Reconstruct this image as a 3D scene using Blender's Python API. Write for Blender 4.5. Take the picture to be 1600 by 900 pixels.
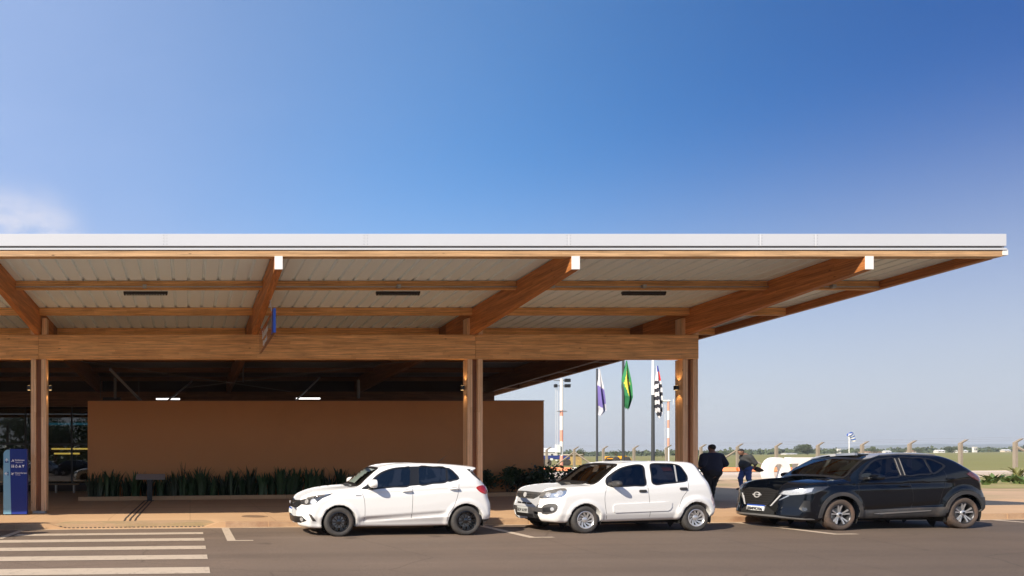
import bpy, bmesh, math, random
import numpy as np
from mathutils import Vector, Matrix, geometry
R = math.radians
rnd = random.Random(7)

for o in list(bpy.data.objects): bpy.data.objects.remove(o, do_unlink=True)
scene = bpy.context.scene
COL = scene.collection

# ---------------------------------------------------------------- camera
# Shift lens: looks straight along +Y, the vanishing point sits low and to the left of the frame.
H = 1.59
cam_data = bpy.data.cameras.new("camera")
cam = bpy.data.objects.new("camera", cam_data); COL.objects.link(cam)
cam.location = (0, 0, H); cam.rotation_euler = (R(90), 0, 0)
cam_data.sensor_width = 36; cam_data.lens = 24.0
cam_data.shift_x = (800-297)/1600; cam_data.shift_y = (717-450)/1600
cam_data.clip_start = .05; cam_data.clip_end = 20000
scene.camera = cam
scene.render.resolution_x = 1024; scene.render.resolution_y = 576

# ---------------------------------------------------------------- sun, sky, exposure
SUN_DIR = Vector((1.22, .82, -1.0)).normalized()           # the way the light travels
sun_el = math.asin(-SUN_DIR.z)
to_sun = -SUN_DIR
sun_data = bpy.data.lights.new("sun", 'SUN'); sun_data.energy = 5.0; sun_data.angle = R(.53)
sun_data.color = (1.0, .89, .74)
sun = bpy.data.objects.new("sun", sun_data); COL.objects.link(sun)
sun.rotation_euler = SUN_DIR.to_track_quat('-Z', 'Y').to_euler(); sun.location = (-30, -20, 30)

world = bpy.data.worlds.new("World"); scene.world = world; world.use_nodes = True
wn = world.node_tree.nodes; wl = world.node_tree.links
for n in list(wn): wn.remove(n)
w_out = wn.new('ShaderNodeOutputWorld'); w_bg = wn.new('ShaderNodeBackground')
w_sky = wn.new('ShaderNodeTexSky'); w_sky.sky_type = 'NISHITA'; w_sky.sun_disc = False
w_sky.sun_elevation = sun_el; w_sky.sun_rotation = math.atan2(to_sun.x, to_sun.y)
w_sky.air_density = 1.0; w_sky.dust_density = .5; w_sky.ozone_density = 1.3; w_sky.altitude = 400
w_bg.inputs['Strength'].default_value = .118
tc = wn.new('ShaderNodeTexCoord')
def w_math(op, a, b=None, c=None):
    m = wn.new('ShaderNodeMath'); m.operation = op
    for i, v in enumerate((a, b, c)):
        if v is None: continue
        if isinstance(v, (int, float)): m.inputs[i].default_value = v
        else: wl.new(v, m.inputs[i])
    return m.outputs[0]
def w_blob(d, lo, hi):                                      # soft patch of the sky round a direction
    dn = Vector(d).normalized()
    vn = wn.new('ShaderNodeVectorMath'); vn.operation = 'NORMALIZE'; wl.new(tc.outputs['Generated'], vn.inputs[0])
    dp = wn.new('ShaderNodeVectorMath'); dp.operation = 'DOT_PRODUCT'; wl.new(vn.outputs[0], dp.inputs[0]); dp.inputs[1].default_value = dn
    mr = wn.new('ShaderNodeMapRange'); mr.interpolation_type = 'SMOOTHSTEP'; wl.new(dp.outputs['Value'], mr.inputs[0])
    mr.inputs[1].default_value = math.cos(lo); mr.inputs[2].default_value = math.cos(hi); return mr.outputs[0]
def w_noise(scale, det, sc=(1, 1, 1), lo=.4, hi=.7):
    mp = wn.new('ShaderNodeMapping'); mp.inputs['Scale'].default_value = sc; wl.new(tc.outputs['Generated'], mp.inputs[0])
    nz = wn.new('ShaderNodeTexNoise'); nz.inputs['Scale'].default_value = scale; nz.inputs['Detail'].default_value = det; nz.inputs['Roughness'].default_value = .6
    wl.new(mp.outputs[0], nz.inputs[0])
    mr = wn.new('ShaderNodeMapRange'); mr.interpolation_type = 'SMOOTHSTEP'; wl.new(nz.outputs[0], mr.inputs[0]); mr.inputs[1].default_value = lo; mr.inputs[2].default_value = hi
    return mr.outputs[0]
sep = wn.new('ShaderNodeSeparateXYZ'); nv = wn.new('ShaderNodeVectorMath'); nv.operation = 'NORMALIZE'; wl.new(tc.outputs['Generated'], nv.inputs[0]); wl.new(nv.outputs[0], sep.inputs[0])
def w_ramp(sock, a, b_, hi=1.):
    r = wn.new('ShaderNodeMapRange'); r.interpolation_type = 'SMOOTHSTEP'; wl.new(sock, r.inputs[0]); r.inputs[1].default_value = a; r.inputs[2].default_value = b_; r.inputs[4].default_value = hi; return r.outputs[0]
cloud = w_math('MULTIPLY', w_math('MULTIPLY', w_blob((-.27, 1, .31), R(7.5), R(1.5)), w_ramp(sep.outputs['Z'], .385, .31)), w_noise(9, 8, (1, 1, 1.8), .30, .68))
veil = w_math('MULTIPLY', w_ramp(sep.outputs['X'], .74, -.66), w_math('MULTIPLY_ADD', w_noise(1.3, 5, (1, 1, 2.0), .2, .9), .22, .80))
sat = wn.new('ShaderNodeHueSaturation'); sat.inputs['Saturation'].default_value = 1.5; wl.new(w_sky.outputs[0], sat.inputs['Color'])
def w_mix(fac, a, col, mode='MIX'):
    m = wn.new('ShaderNodeMix'); m.data_type = 'RGBA'; m.blend_type = mode; wl.new(fac, m.inputs[0]); wl.new(a, m.inputs[6]); m.inputs[7].default_value = (*col, 1); return m.outputs[2]
hz = wn.new('ShaderNodeMapRange'); hz.interpolation_type = 'SMOOTHERSTEP'; wl.new(sep.outputs['Z'], hz.inputs[0]); hz.inputs[1].default_value = .42; hz.inputs[2].default_value = -.06; hz.inputs[3].default_value = 0; hz.inputs[4].default_value = .95
skyc = w_mix(w_ramp(sep.outputs['X'], .15, .84), sat.outputs[0], (.02, .25, .45), 'MULTIPLY')   # deep blue away from the sun
skyc = w_mix(veil, skyc, (2.5, 3.2, 5.0)); skyc = w_mix(hz.outputs[0], skyc, (3.75, 3.75, 4.0)); skyc = w_mix(w_math('MULTIPLY', cloud, .9), skyc, (4.6, 4.5, 4.9))
wl.new(skyc, w_bg.inputs[0]); wl.new(w_bg.outputs[0], w_out.inputs[0])

scene.view_settings.view_transform = 'Standard'; scene.view_settings.look = 'None'
scene.view_settings.exposure = .65; scene.view_settings.gamma = 1
scene.view_settings.use_curve_mapping = False
scene.render.engine = 'CYCLES'
scene.cycles.max_bounces = 8; scene.cycles.diffuse_bounces = 5; scene.cycles.transparent_max_bounces = 16
scene.cycles.caustics_reflective = False; scene.cycles.caustics_refractive = False
scene.cycles.sample_clamp_indirect = 8

# ---------------------------------------------------------------- materials
def new_mat(name):
    m = bpy.data.materials.new(name); m.use_nodes = True
    return m, m.node_tree.nodes, m.node_tree.links, m.node_tree.nodes['Principled BSDF']
def setp(b, **k):
    names = {'rough': 'Roughness', 'metal': 'Metallic', 'spec': 'Specular IOR Level', 'coat': 'Coat Weight', 'coatr': 'Coat Roughness', 'trans': 'Transmission Weight', 'alpha': 'Alpha', 'sheen': 'Sheen Weight', 'sss': 'Subsurface Weight'}
    for a, v in k.items(): b.inputs[names[a]].default_value = v
def M(name, col, rough=.6, metal=0, var=.12, scale=2.0, bump=0, bscale=30, sc=(1, 1, 1), coat=0, spec=.5, coatr=.03, dirt=None, dirtscale=.6, dirtamt=.5, fine=0):
    if name in bpy.data.materials: return bpy.data.materials[name]
    m, N, L, b = new_mat(name)
    setp(b, rough=rough, metal=metal, coat=coat, spec=spec, coatr=coatr)
    t = N.new('ShaderNodeTexCoord'); mp = N.new('ShaderNodeMapping'); mp.inputs['Scale'].default_value = sc
    L.new(t.outputs['Object'], mp.inputs[0])
    c = (*col, 1)
    if var or dirt:
        nz = N.new('ShaderNodeTexNoise'); nz.inputs['Scale'].default_value = scale; nz.inputs['Detail'].default_value = 6; nz.inputs['Roughness'].default_value = .65
        L.new(mp.outputs[0], nz.inputs[0])
        mx = N.new('ShaderNodeMix'); mx.data_type = 'RGBA'; L.new(nz.outputs[0], mx.inputs[0])
        mx.inputs[6].default_value = tuple(v*(1-var*1.6) for v in col)+(1,); mx.inputs[7].default_value = tuple(min(1, v*(1+var*1.6)) for v in col)+(1,)
        out = mx.outputs[2]
        if fine:
            n3 = N.new('ShaderNodeTexNoise'); n3.inputs['Scale'].default_value = 90; n3.inputs['Detail'].default_value = 2; L.new(mp.outputs[0], n3.inputs[0])
            r3 = N.new('ShaderNodeMapRange'); L.new(n3.outputs[0], r3.inputs[0]); r3.inputs[1].default_value = .3; r3.inputs[2].default_value = .7; r3.inputs[3].default_value = 1-fine; r3.inputs[4].default_value = 1+fine
            vm = N.new('ShaderNodeVectorMath'); vm.operation = 'SCALE'; L.new(out, vm.inputs[0]); L.new(r3.outputs[0], vm.inputs['Scale']); out = vm.outputs[0]
        if dirt:
            n2 = N.new('ShaderNodeTexNoise'); n2.inputs['Scale'].default_value = dirtscale; n2.inputs['Detail'].default_value = 8; n2.inputs['Roughness'].default_value = .7
            L.new(mp.outputs[0], n2.inputs[0])
            r = N.new('ShaderNodeMapRange'); L.new(n2.outputs[0], r.inputs[0]); r.inputs[1].default_value = .48; r.inputs[2].default_value = .68; r.inputs[4].default_value = dirtamt
            m2 = N.new('ShaderNodeMix'); m2.data_type = 'RGBA'; L.new(r.outputs[0], m2.inputs[0]); L.new(out, m2.inputs[6]); m2.inputs[7].default_value = (*dirt, 1); out = m2.outputs[2]
        L.new(out, b.inputs['Base Color'])
    else: b.inputs['Base Color'].default_value = c
    if bump:
        bn = N.new('ShaderNodeTexNoise'); bn.inputs['Scale'].default_value = bscale; bn.inputs['Detail'].default_value = 4; L.new(mp.outputs[0], bn.inputs[0])
        bp = N.new('ShaderNodeBump'); bp.inputs['Strength'].default_value = bump; bp.inputs['Distance'].default_value = .02
        L.new(bn.outputs[0], bp.inputs['Height']); L.new(bp.outputs[0], b.inputs['Normal'])
    return m
def emit(name, col, s):
    m, N, L, b = new_mat(name); b.inputs['Base Color'].default_value = (*col, 1)
    b.inputs['Emission Color'].default_value = (*col, 1); b.inputs['Emission Strength'].default_value = s
    return m
def wood(name, axis, c1, c2, lam=.034, dark=.55):
    """Glued laminated timber: thin boards end to end along one axis, with streaks and knots."""
    m, N, L, b = new_mat(name); setp(b, rough=.55, spec=.35)
    t = N.new('ShaderNodeTexCoord'); s = N.new('ShaderNodeSeparateXYZ'); L.new(t.outputs['Object'], s.inputs[0])
    other = [a for a in 'XYZ' if a != axis]
    ad = N.new('ShaderNodeMath'); ad.operation = 'ADD'
    L.new(s.outputs[other[0]], ad.inputs[0]); L.new(s.outputs[other[1]], ad.inputs[1])
    cb = N.new('ShaderNodeCombineXYZ'); L.new(s.outputs[axis], cb.inputs[0]); L.new(ad.outputs[0], cb.inputs[1])
    br = N.new('ShaderNodeTexBrick'); L.new(cb.outputs[0], br.inputs[0])
    br.inputs['Color1'].default_value = (*c1, 1); br.inputs['Color2'].default_value = (*c2, 1); br.inputs['Mortar'].default_value = (*[v*.5 for v in c2], 1)
    br.inputs['Scale'].default_value = 1; br.inputs['Mortar Size'].default_value = .0012; br.inputs['Mortar Smooth'].default_value = .3; br.inputs['Brick Width'].default_value = 1.3; br.inputs['Row Height'].default_value = lam
    br.offset = .37; br.offset_frequency = 3; br.squash = .7; br.squash_frequency = 2
    mp = N.new('ShaderNodeMapping'); L.new(t.outputs['Object'], mp.inputs[0])
    mp.inputs['Scale'].default_value = tuple(.9 if a == axis else 22 for a in 'XYZ')
    nz = N.new('ShaderNodeTexNoise'); nz.inputs['Scale'].default_value = 1.2; nz.inputs['Detail'].default_value = 7; nz.inputs['Roughness'].default_value = .7; L.new(mp.outputs[0], nz.inputs[0])
    r = N.new('ShaderNodeMapRange'); L.new(nz.outputs[0], r.inputs[0]); r.inputs[1].default_value = .3; r.inputs[2].default_value = .7; r.inputs[3].default_value = dark; r.inputs[4].default_value = 1.25
    vm = N.new('ShaderNodeVectorMath'); vm.operation = 'SCALE'; L.new(br.outputs[0], vm.inputs[0]); L.new(r.outputs[0], vm.inputs['Scale'])
    # knots
    mk = N.new('ShaderNodeMapping'); L.new(t.outputs['Object'], mk.inputs[0]); mk.inputs['Scale'].default_value = tuple(1.1 if a == axis else 3.2 for a in 'XYZ')
    vo = N.new('ShaderNodeTexVoronoi'); vo.inputs['Scale'].default_value = 1.6; L.new(mk.outputs[0], vo.inputs[0])
    kr = N.new('ShaderNodeMapRange'); L.new(vo.outputs['Distance'], kr.inputs[0]); kr.inputs[1].default_value = .03; kr.inputs[2].default_value = .085; kr.inputs[3].default_value = .3; kr.inputs[4].default_value = 1
    v2 = N.new('ShaderNodeVectorMath'); v2.operation = 'SCALE'; L.new(vm.outputs[0], v2.inputs[0]); L.new(kr.outputs[0], v2.inputs['Scale'])
    L.new(v2.outputs[0], b.inputs['Base Color'])
    bp = N.new('ShaderNodeBump'); bp.inputs['Strength'].default_value = .25; bp.inputs['Distance'].default_value = .004; L.new(nz.outputs[0], bp.inputs['Height']); L.new(bp.outputs[0], b.inputs['Normal'])
    return m
def glass(name, tint, ior=1.5, rough=0.0):
    """Thin tinted pane: part seen through, part mirror."""
    m, N, L, b = new_mat(name); N.remove(b); o = N['Material Output']
    tr = N.new('ShaderNodeBsdfTransparent'); tr.inputs[0].default_value = (*tint, 1)
    gl = N.new('ShaderNodeBsdfGlossy'); gl.inputs['Roughness'].default_value = rough; gl.inputs[0].default_value = (.95, .97, 1, 1)
    fr = N.new('ShaderNodeFresnel'); fr.inputs[0].default_value = ior
    mx = N.new('ShaderNodeMixShader'); L.new(fr.outputs[0], mx.inputs[0]); L.new(tr.outputs[0], mx.inputs[1]); L.new(gl.outputs[0], mx.inputs[2]); L.new(mx.outputs[0], o.inputs[0])
    return m
def two_sided(m, inner):
    """Sheet metal painted outside and dark on its inner face."""
    N = m.node_tree.nodes; L = m.node_tree.links; o = N['Material Output']; src = o.inputs[0].links[0].from_socket
    g = N.new('ShaderNodeNewGeometry'); d = N.new('ShaderNodeBsdfDiffuse'); d.inputs[0].default_value = (*inner, 1)
    mx = N.new('ShaderNodeMixShader'); L.new(g.outputs['Backfacing'], mx.inputs[0]); L.new(src, mx.inputs[1]); L.new(d.outputs[0], mx.inputs[2]); L.new(mx.outputs[0], o.inputs[0])
    return m

# ---------------------------------------------------------------- object helpers
G = .0107                                                   # the ground climbs gently to the right
def g(x): return G*x
GANG = -math.atan(G)
def at(px, D): return (px-297)*D/1067.0
def zat(py, D): return H-(py-717)*D/1067.0
WL = {}
def tag(o, label=None, cat=None, group=None, kind=None):
    if label: o['label'] = label
    if cat: o['category'] = cat
    if group: o['group'] = group
    if kind: o['kind'] = kind
    return o
def thing(name, loc, label, cat, group=None):
    o = bpy.data.objects.new(name, None); COL.objects.link(o); o.location = loc; o.empty_display_size = .2
    WL[o.name] = Vector(loc); return tag(o, label, cat, group)
class MB:
    def __init__(s): s.v = []; s.f = []; s.m = []; s.cur = 0
    def add(s, vs, fs):
        n = len(s.v); s.v += [tuple(v) for v in vs]; s.f += [tuple(i+n for i in f) for f in fs]; s.m += [s.cur]*len(fs); return s
    def box(s, x0, x1, y0, y1, z0, z1):
        return s.hexa([(x0, y0, z0), (x1, y0, z0), (x1, y1, z0), (x0, y1, z0), (x0, y0, z1), (x1, y0, z1), (x1, y1, z1), (x0, y1, z1)])
    def hexa(s, p): return s.add(p, [(3, 2, 1, 0), (4, 5, 6, 7), (0, 1, 5, 4), (1, 2, 6, 5), (2, 3, 7, 6), (3, 0, 4, 7)])
    def prism(s, poly, a, b, axis='y'):
        """Extrude a 2D outline: axis y -> points are (x,z); z -> (x,y); x -> (y,z)."""
        f = {'y': lambda p, t: (p[0], t, p[1]), 'z': lambda p, t: (p[0], p[1], t), 'x': lambda p, t: (t, p[0], p[1])}[axis]
        n = len(poly); vs = [f(p, a) for p in poly]+[f(p, b) for p in poly]
        return s.add(vs, [tuple(range(n))[::-1], tuple(range(n, 2*n))]+[(i, (i+1) % n, n+(i+1) % n, n+i) for i in range(n)])
    def tube(s, pts, r, n=10, caps=True):
        pts = [Vector(p) for p in pts]; rs = r if isinstance(r, (list, tuple)) else [r]*len(pts)
        base = len(s.v); d0 = (pts[1]-pts[0]).normalized(); u = d0.orthogonal().normalized()
        for i, p in enumerate(pts):
            d = ((pts[min(i+1, len(pts)-1)]-pts[max(i-1, 0)])).normalized(); u = (u-d*u.dot(d)).normalized(); w = d.cross(u)
            for k in range(n):
                a = 2*math.pi*k/n; s.v.append(tuple(p+(u*math.cos(a)+w*math.sin(a))*rs[i]))
        nf = 0
        for i in range(len(pts)-1):
            for k in range(n):
                s.f.append((base+i*n+k, base+i*n+(k+1) % n, base+(i+1)*n+(k+1) % n, base+(i+1)*n+k)); nf += 1
        if caps:
            s.f.append(tuple(base+k for k in range(n))[::-1]); s.f.append(tuple(base+(len(pts)-1)*n+k for k in range(n))); nf += 2
        s.m += [s.cur]*nf; return s
    def lathe(s, prof, n=32, axis='y', c=(0, 0, 0), close=False):
        """prof: (radius, t) pairs swept round the axis."""
        base = len(s.v); m = len(prof)
        for k in range(n):
            a = 2*math.pi*k/n; ca, sa = math.cos(a), math.sin(a)
            for r, t in prof:
                q = {'y': (r*ca, t, r*sa), 'z': (r*ca, r*sa, t), 'x': (t, r*ca, r*sa)}[axis]; s.v.append((q[0]+c[0], q[1]+c[1], q[2]+c[2]))
        nf = 0
        for k in range(n):
            for i in range(m if close else m-1):
                j = (i+1) % m; s.f.append((base+k*m+i, base+k*m+j, base+((k+1) % n)*m+j, base+((k+1) % n)*m+i)); nf += 1
        s.m += [s.cur]*nf; return s
    def build(s, name, mat, parent=None, origin='base', smooth=False, bevel=0, normals=True):
        if origin == 'base':
            if parent is not None and parent.name not in WL: origin = (0, 0, 0)
            else:
                a = np.array(s.v); lo, hi = a.min(0), a.max(0); origin = ((lo[0]+hi[0])/2, (lo[1]+hi[1])/2, lo[2])
        org = Vector(origin)
        me = bpy.data.meshes.new(name); me.from_pydata([(v[0]-org.x, v[1]-org.y, v[2]-org.z) for v in s.v], [], s.f)
        for mm in (mat if isinstance(mat, (list, tuple)) else [mat]): me.materials.append(mm)
        if len(me.materials) > 1: me.polygons.foreach_set('material_index', s.m)
        if normals:
            bm = bmesh.new(); bm.from_mesh(me); bmesh.ops.recalc_face_normals(bm, faces=bm.faces)
            if bevel: bmesh.ops.bevel(bm, geom=[e for e in bm.edges if e.calc_face_angle(0) > .6], offset=bevel, segments=2 if bevel > .01 else 1, affect='EDGES', clamp_overlap=True)
            bm.to_mesh(me); bm.free()
        if smooth:
            me.polygons.foreach_set('use_smooth', [True]*len(me.polygons))
            if smooth is not True: me.set_sharp_from_angle(angle=smooth)
        me.update()
        o = bpy.data.objects.new(name, me); COL.objects.link(o)
        if parent is not None:
            o.parent = parent; o.location = org-WL.get(parent.name, Vector((0, 0, 0)))
            if parent.name in WL: WL[o.name] = org
        else: o.location = org; WL[o.name] = org
        return o
def copy_tree(o, parent=None):
    c = o.copy(); COL.objects.link(c)
    if parent is not None: c.parent = parent
    for ch in list(o.children): copy_tree(ch, c)
    return c
def text_mesh(name, body, size, mat, parent=None, loc=(0, 0, 0), rot=(0, 0, 0), extrude=.003, align='CENTER', bold=0):
    cu = bpy.data.curves.new(name, 'FONT'); cu.body = body; cu.size = size; cu.extrude = extrude; cu.align_x = align; cu.align_y = 'CENTER'; cu.offset = bold; cu.resolution_u = 3
    tmp = bpy.data.objects.new(name, cu); COL.objects.link(tmp)
    dg = bpy.context.evaluated_depsgraph_get(); me = bpy.data.meshes.new_from_object(tmp.evaluated_get(dg)); COL.objects.unlink(tmp); bpy.data.objects.remove(tmp)
    me.materials.clear(); me.materials.append(mat); me.name = name
    o = bpy.data.objects.new(name, me); COL.objects.link(o)
    if parent is not None: o.parent = parent; o.location = Vector(loc)-WL.get(parent.name, Vector((0, 0, 0)))
    else: o.location = loc
    o.rotation_euler = rot; return o

def surface_nets(F, lo, hi, h):
    """Quads of the zero surface of F on a regular grid."""
    ax = [np.arange(lo[i], hi[i]+h, h) for i in range(3)]
    X, Y, Z = np.meshgrid(*ax, indexing='ij'); V = F(X.ravel(), Y.ravel(), Z.ravel()).reshape(X.shape)
    S = V < 0; nx, ny, nz = V.shape
    c = [S[i:nx-1+i, j:ny-1+j, k:nz-1+k] for i in (0, 1) for j in (0, 1) for k in (0, 1)]
    cnt = sum(a.astype(np.int8) for a in c); act = (cnt > 0) & (cnt < 8)
    idx = np.full(act.shape, -1, int); I, J, K = np.nonzero(act); idx[I, J, K] = np.arange(len(I))
    P = np.zeros((len(I), 3)); W = np.zeros(len(I))
    cor = [(i, j, k) for i in (0, 1) for j in (0, 1) for k in (0, 1)]
    for a in range(8):
        for b in range(a+1, 8):
            A, B = cor[a], cor[b]
            if sum(abs(A[q]-B[q]) for q in range(3)) != 1: continue
            va = V[I+A[0], J+A[1], K+A[2]]; vb = V[I+B[0], J+B[1], K+B[2]]
            m = (va < 0) != (vb < 0); t = np.where(m, va/np.where(m, va-vb, 1), 0)
            for q in range(3): P[:, q] += m*(A[q]+t*(B[q]-A[q]))
            W += m
    P /= W[:, None]; P = (P+np.stack([I, J, K], 1))*h+np.array(lo)
    Q = []
    for d in range(3):
        sl0 = [slice(None)]*3; sl1 = [slice(None)]*3; sl0[d] = slice(0, -1); sl1[d] = slice(1, None)
        ch = S[tuple(sl0)] != S[tuple(sl1)]; e = [q for q in range(3) if q != d]
        A = np.array(np.nonzero(ch)).T; ok = (A[:, e[0]] > 0) & (A[:, e[1]] > 0) & (A[:, e[0]] < act.shape[e[0]]) & (A[:, e[1]] < act.shape[e[1]]); A = A[ok]
        def gi(o0, o1):
            B = A.copy(); B[:, e[0]] -= o0; B[:, e[1]] -= o1; return idx[B[:, 0], B[:, 1], B[:, 2]]
        q = np.stack([gi(1, 1), gi(0, 1), gi(0, 0), gi(1, 0)], 1); inside = S[A[:, 0], A[:, 1], A[:, 2]]
        Q.append(q)
    Q = np.concatenate(Q); c = P[Q].mean(1); nn = np.cross(P[Q[:, 2]]-P[Q[:, 0]], P[Q[:, 3]]-P[Q[:, 1]]); nn /= np.maximum(np.linalg.norm(nn, axis=1), 1e-12)[:, None]
    a = c+nn*h*.4; b = c-nn*h*.4; bad = F(a[:, 0], a[:, 1], a[:, 2]) < F(b[:, 0], b[:, 1], b[:, 2])
    Q = np.where(bad[:, None], Q[:, ::-1], Q)
    return P, Q
def np_obj(name, P, Q, mat, parent=None, smooth=True, loc=(0, 0, 0)):
    me = bpy.data.meshes.new(name); me.from_pydata(P.tolist(), [], Q.tolist()); me.materials.append(mat)
    me.polygons.foreach_set('use_smooth', [smooth]*len(me.polygons)); me.update()
    o = bpy.data.objects.new(name, me); COL.objects.link(o)
    if parent is not None: o.parent = parent
    o.location = loc; return o
# ---------------------------------------------------------------- car body surfaces
def catmull(pts, n=5, closed=True):
    P = np.array(pts, float); m = len(P); out = []
    rng = range(m) if closed else range(m-1)
    for i in rng:
        if closed:
            p0, p1, p2, p3 = P[i-1], P[i], P[(i+1) % m], P[(i+2) % m]
        else:
            p0, p1, p2, p3 = P[max(i-1, 0)], P[i], P[i+1], P[min(i+2, m-1)]
        d1 = max(np.linalg.norm(p1-p0), 1e-4)**.5; d2 = max(np.linalg.norm(p2-p1), 1e-4)**.5; d3 = max(np.linalg.norm(p3-p2), 1e-4)**.5
        t1 = (p1-p0)/d1-(p2-p0)/(d1+d2)+(p2-p1)/d2 if d1 > .02 else p2-p1
        t2 = (p2-p1)/d2-(p3-p1)/(d2+d3)+(p3-p2)/d3 if d3 > .02 else p2-p1
        t1 = t1*d2; t2 = t2*d2
        for k in range(n):
            t = k/n
            out.append((2*t**3-3*t*t+1)*p1+(t**3-2*t*t+t)*t1+(-2*t**3+3*t*t)*p2+(t**3-t*t)*t2)
    if not closed: out.append(P[-1])
    return np.array(out)

def sd_poly(px, pz, poly):
    d = np.full(px.shape, 1e9); ins = np.zeros(px.shape, bool)
    m = len(poly)
    for i in range(m):
        ax, az = poly[i]; bx, bz = poly[(i+1) % m]
        ex, ez = bx-ax, bz-az; wx, wz = px-ax, pz-az
        t = np.clip((wx*ex+wz*ez)/max(ex*ex+ez*ez, 1e-12), 0, 1)
        dx, dz = wx-ex*t, wz-ez*t
        np.minimum(d, dx*dx+dz*dz, out=d)
        if az != bz:
            c = ((az <= pz) & (bz > pz)) | ((bz <= pz) & (az > pz))
            ins ^= c & (wx < (pz-az)/(bz-az)*ex)
    d = np.sqrt(d)
    return np.where(ins, -d, d)

def sstep(a, b, x):
    t = np.clip((x-a)/(b-a), 0, 1); return t*t*(3-2*t)

class Body:
    """A car body as the zero set of F(x,y,z): x runs from nose to tail, 0 at the front axle."""
    def __init__(s, C):
        s.C = C; s.poly = catmull(C['sil'], 4)
        zz = np.linspace(-.4, 1.0, 281)
        tab = np.interp(zz, *zip(*C['side'])); k = np.hanning(21); k /= k.sum()
        s.zz = zz; s.tab = np.convolve(np.pad(tab, 10, 'edge'), k, 'valid')
        s.raster = None
    def sd(s, px, pz, exact):
        if exact: return sd_poly(px, pz, s.poly)
        if s.raster is None:
            s.rx = np.arange(-1.5, 4.2, .01); s.rz = np.arange(-.1, 2.0, .01)
            X, Z = np.meshgrid(s.rx, s.rz, indexing='ij'); s.raster = sd_poly(X, Z, s.poly)
        fx = np.clip((px+1.5)/.01, 0, len(s.rx)-1.001); fz = np.clip((pz+.1)/.01, 0, len(s.rz)-1.001)
        ix = fx.astype(int); iz = fz.astype(int); fx = fx-ix; fz = fz-iz; R = s.raster
        return (R[ix, iz]*(1-fx)+R[ix+1, iz]*fx)*(1-fz)+(R[ix, iz+1]*(1-fx)+R[ix+1, iz+1]*fx)*fz
    def halfw(s, x, z):
        C = s.C
        belt = np.interp(x, *zip(*C['belt']))
        w = C['W']-np.interp(z-belt+.6, s.zz, s.tab)          # table: 0 = 0.6 below the belt
        w = w-C.get('low', .05)*sstep(.42, .22, z)
        if 'mold' in C:                                         # pressed line low on the doors
            (x0, z0), (x1, z1), dep = C['mold']
            zl = z0+(z1-z0)*(x-x0)/(x1-x0); m = sstep(x0-.08, x0+.05, x)*sstep(x1+.1, x1-.12, x)
            w = w-dep*m*sstep(zl+.09, zl+.01, z)*(1-.75*sstep(zl-.015, zl-.05, z))
        for (x0, z0, x1, z1, h, dep) in C.get('creases', []):
            zl = z0+(z1-z0)*(x-x0)/(x1-x0); m = sstep(x0-.15, x0+.1, x)*sstep(x1+.15, x1-.1, x)
            w = w-dep*m*sstep(zl, zl-.012, z)*sstep(zl-h, zl-.015, z)
        for cx_, r_, amp, wid in C.get('flares', []):
            rho = np.sqrt((x-cx_)**2+(z-C['axle'])**2)
            w = w+amp*sstep(r_+wid, r_+wid*.35, rho)
        mid = (C['x0']+C['x1'])/2; hl = (C['x1']-C['x0'])/2
        return w-.05*np.abs((x-mid)/hl)**4
    def F(s, x, y, z, exact=True, arch=True):
        C = s.C; ay = np.abs(y); t = np.minimum(ay/C['W'], 1.1)
        xp = x-np.interp(x, *zip(*C['nose']))*t**C['np']+np.interp(x, *zip(*C['tail']))*t**C.get('tp', 2.6)
        zp = z+C['crown']*t*t*sstep(.5, .8, z)
        A = s.sd(xp, zp, exact); B = ay-s.halfw(x, z)
        r = np.interp(z, *zip(*C['round']))
        f = np.minimum(np.maximum(A, B), -r)+np.sqrt(np.maximum(A+r, 0)**2+np.maximum(B+r, 0)**2)
        if arch:
            for cx_ in (0., C['wb']):
                rho = np.sqrt((x-cx_)**2+(z-C['axle'])**2)
                g = np.maximum(C['arch']-rho, .42-ay)
                f = np.maximum(f, g)
        return f
    def cast(s, ox, oy, oz, dx, dy, dz, tmax=4.):
        """March rays from outside onto the body; returns hit points."""
        ox, oy, oz, dx, dy, dz = [np.asarray(a, float)+np.zeros(np.shape(ox)) for a in (ox, oy, oz, dx, dy, dz)]
        t = np.zeros(ox.shape); hit = np.zeros(ox.shape, bool)
        for i in range(90):
            f = s.F(ox+dx*t, oy+dy*t, oz+dz*t, True, False)
            hit |= f < .0015
            t = np.where(hit, t, t+np.clip(f*.7, .0012, .3))
            if hit.all(): break
        for i in range(6):
            f = s.F(ox+dx*t, oy+dy*t, oz+dz*t, True, False); t = np.where(hit, t+f*.7, t)
        return ox+dx*t, oy+dy*t, oz+dz*t, hit
    def grad(s, x, y, z, e=.004, arch=False):
        g = np.stack([s.F(x+e, y, z, True, arch)-s.F(x-e, y, z, True, arch), s.F(x, y+e, z, True, arch)-s.F(x, y-e, z, True, arch), s.F(x, y, z+e, True, arch)-s.F(x, y, z-e, True, arch)], -1)/(2*e)
        return g

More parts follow.
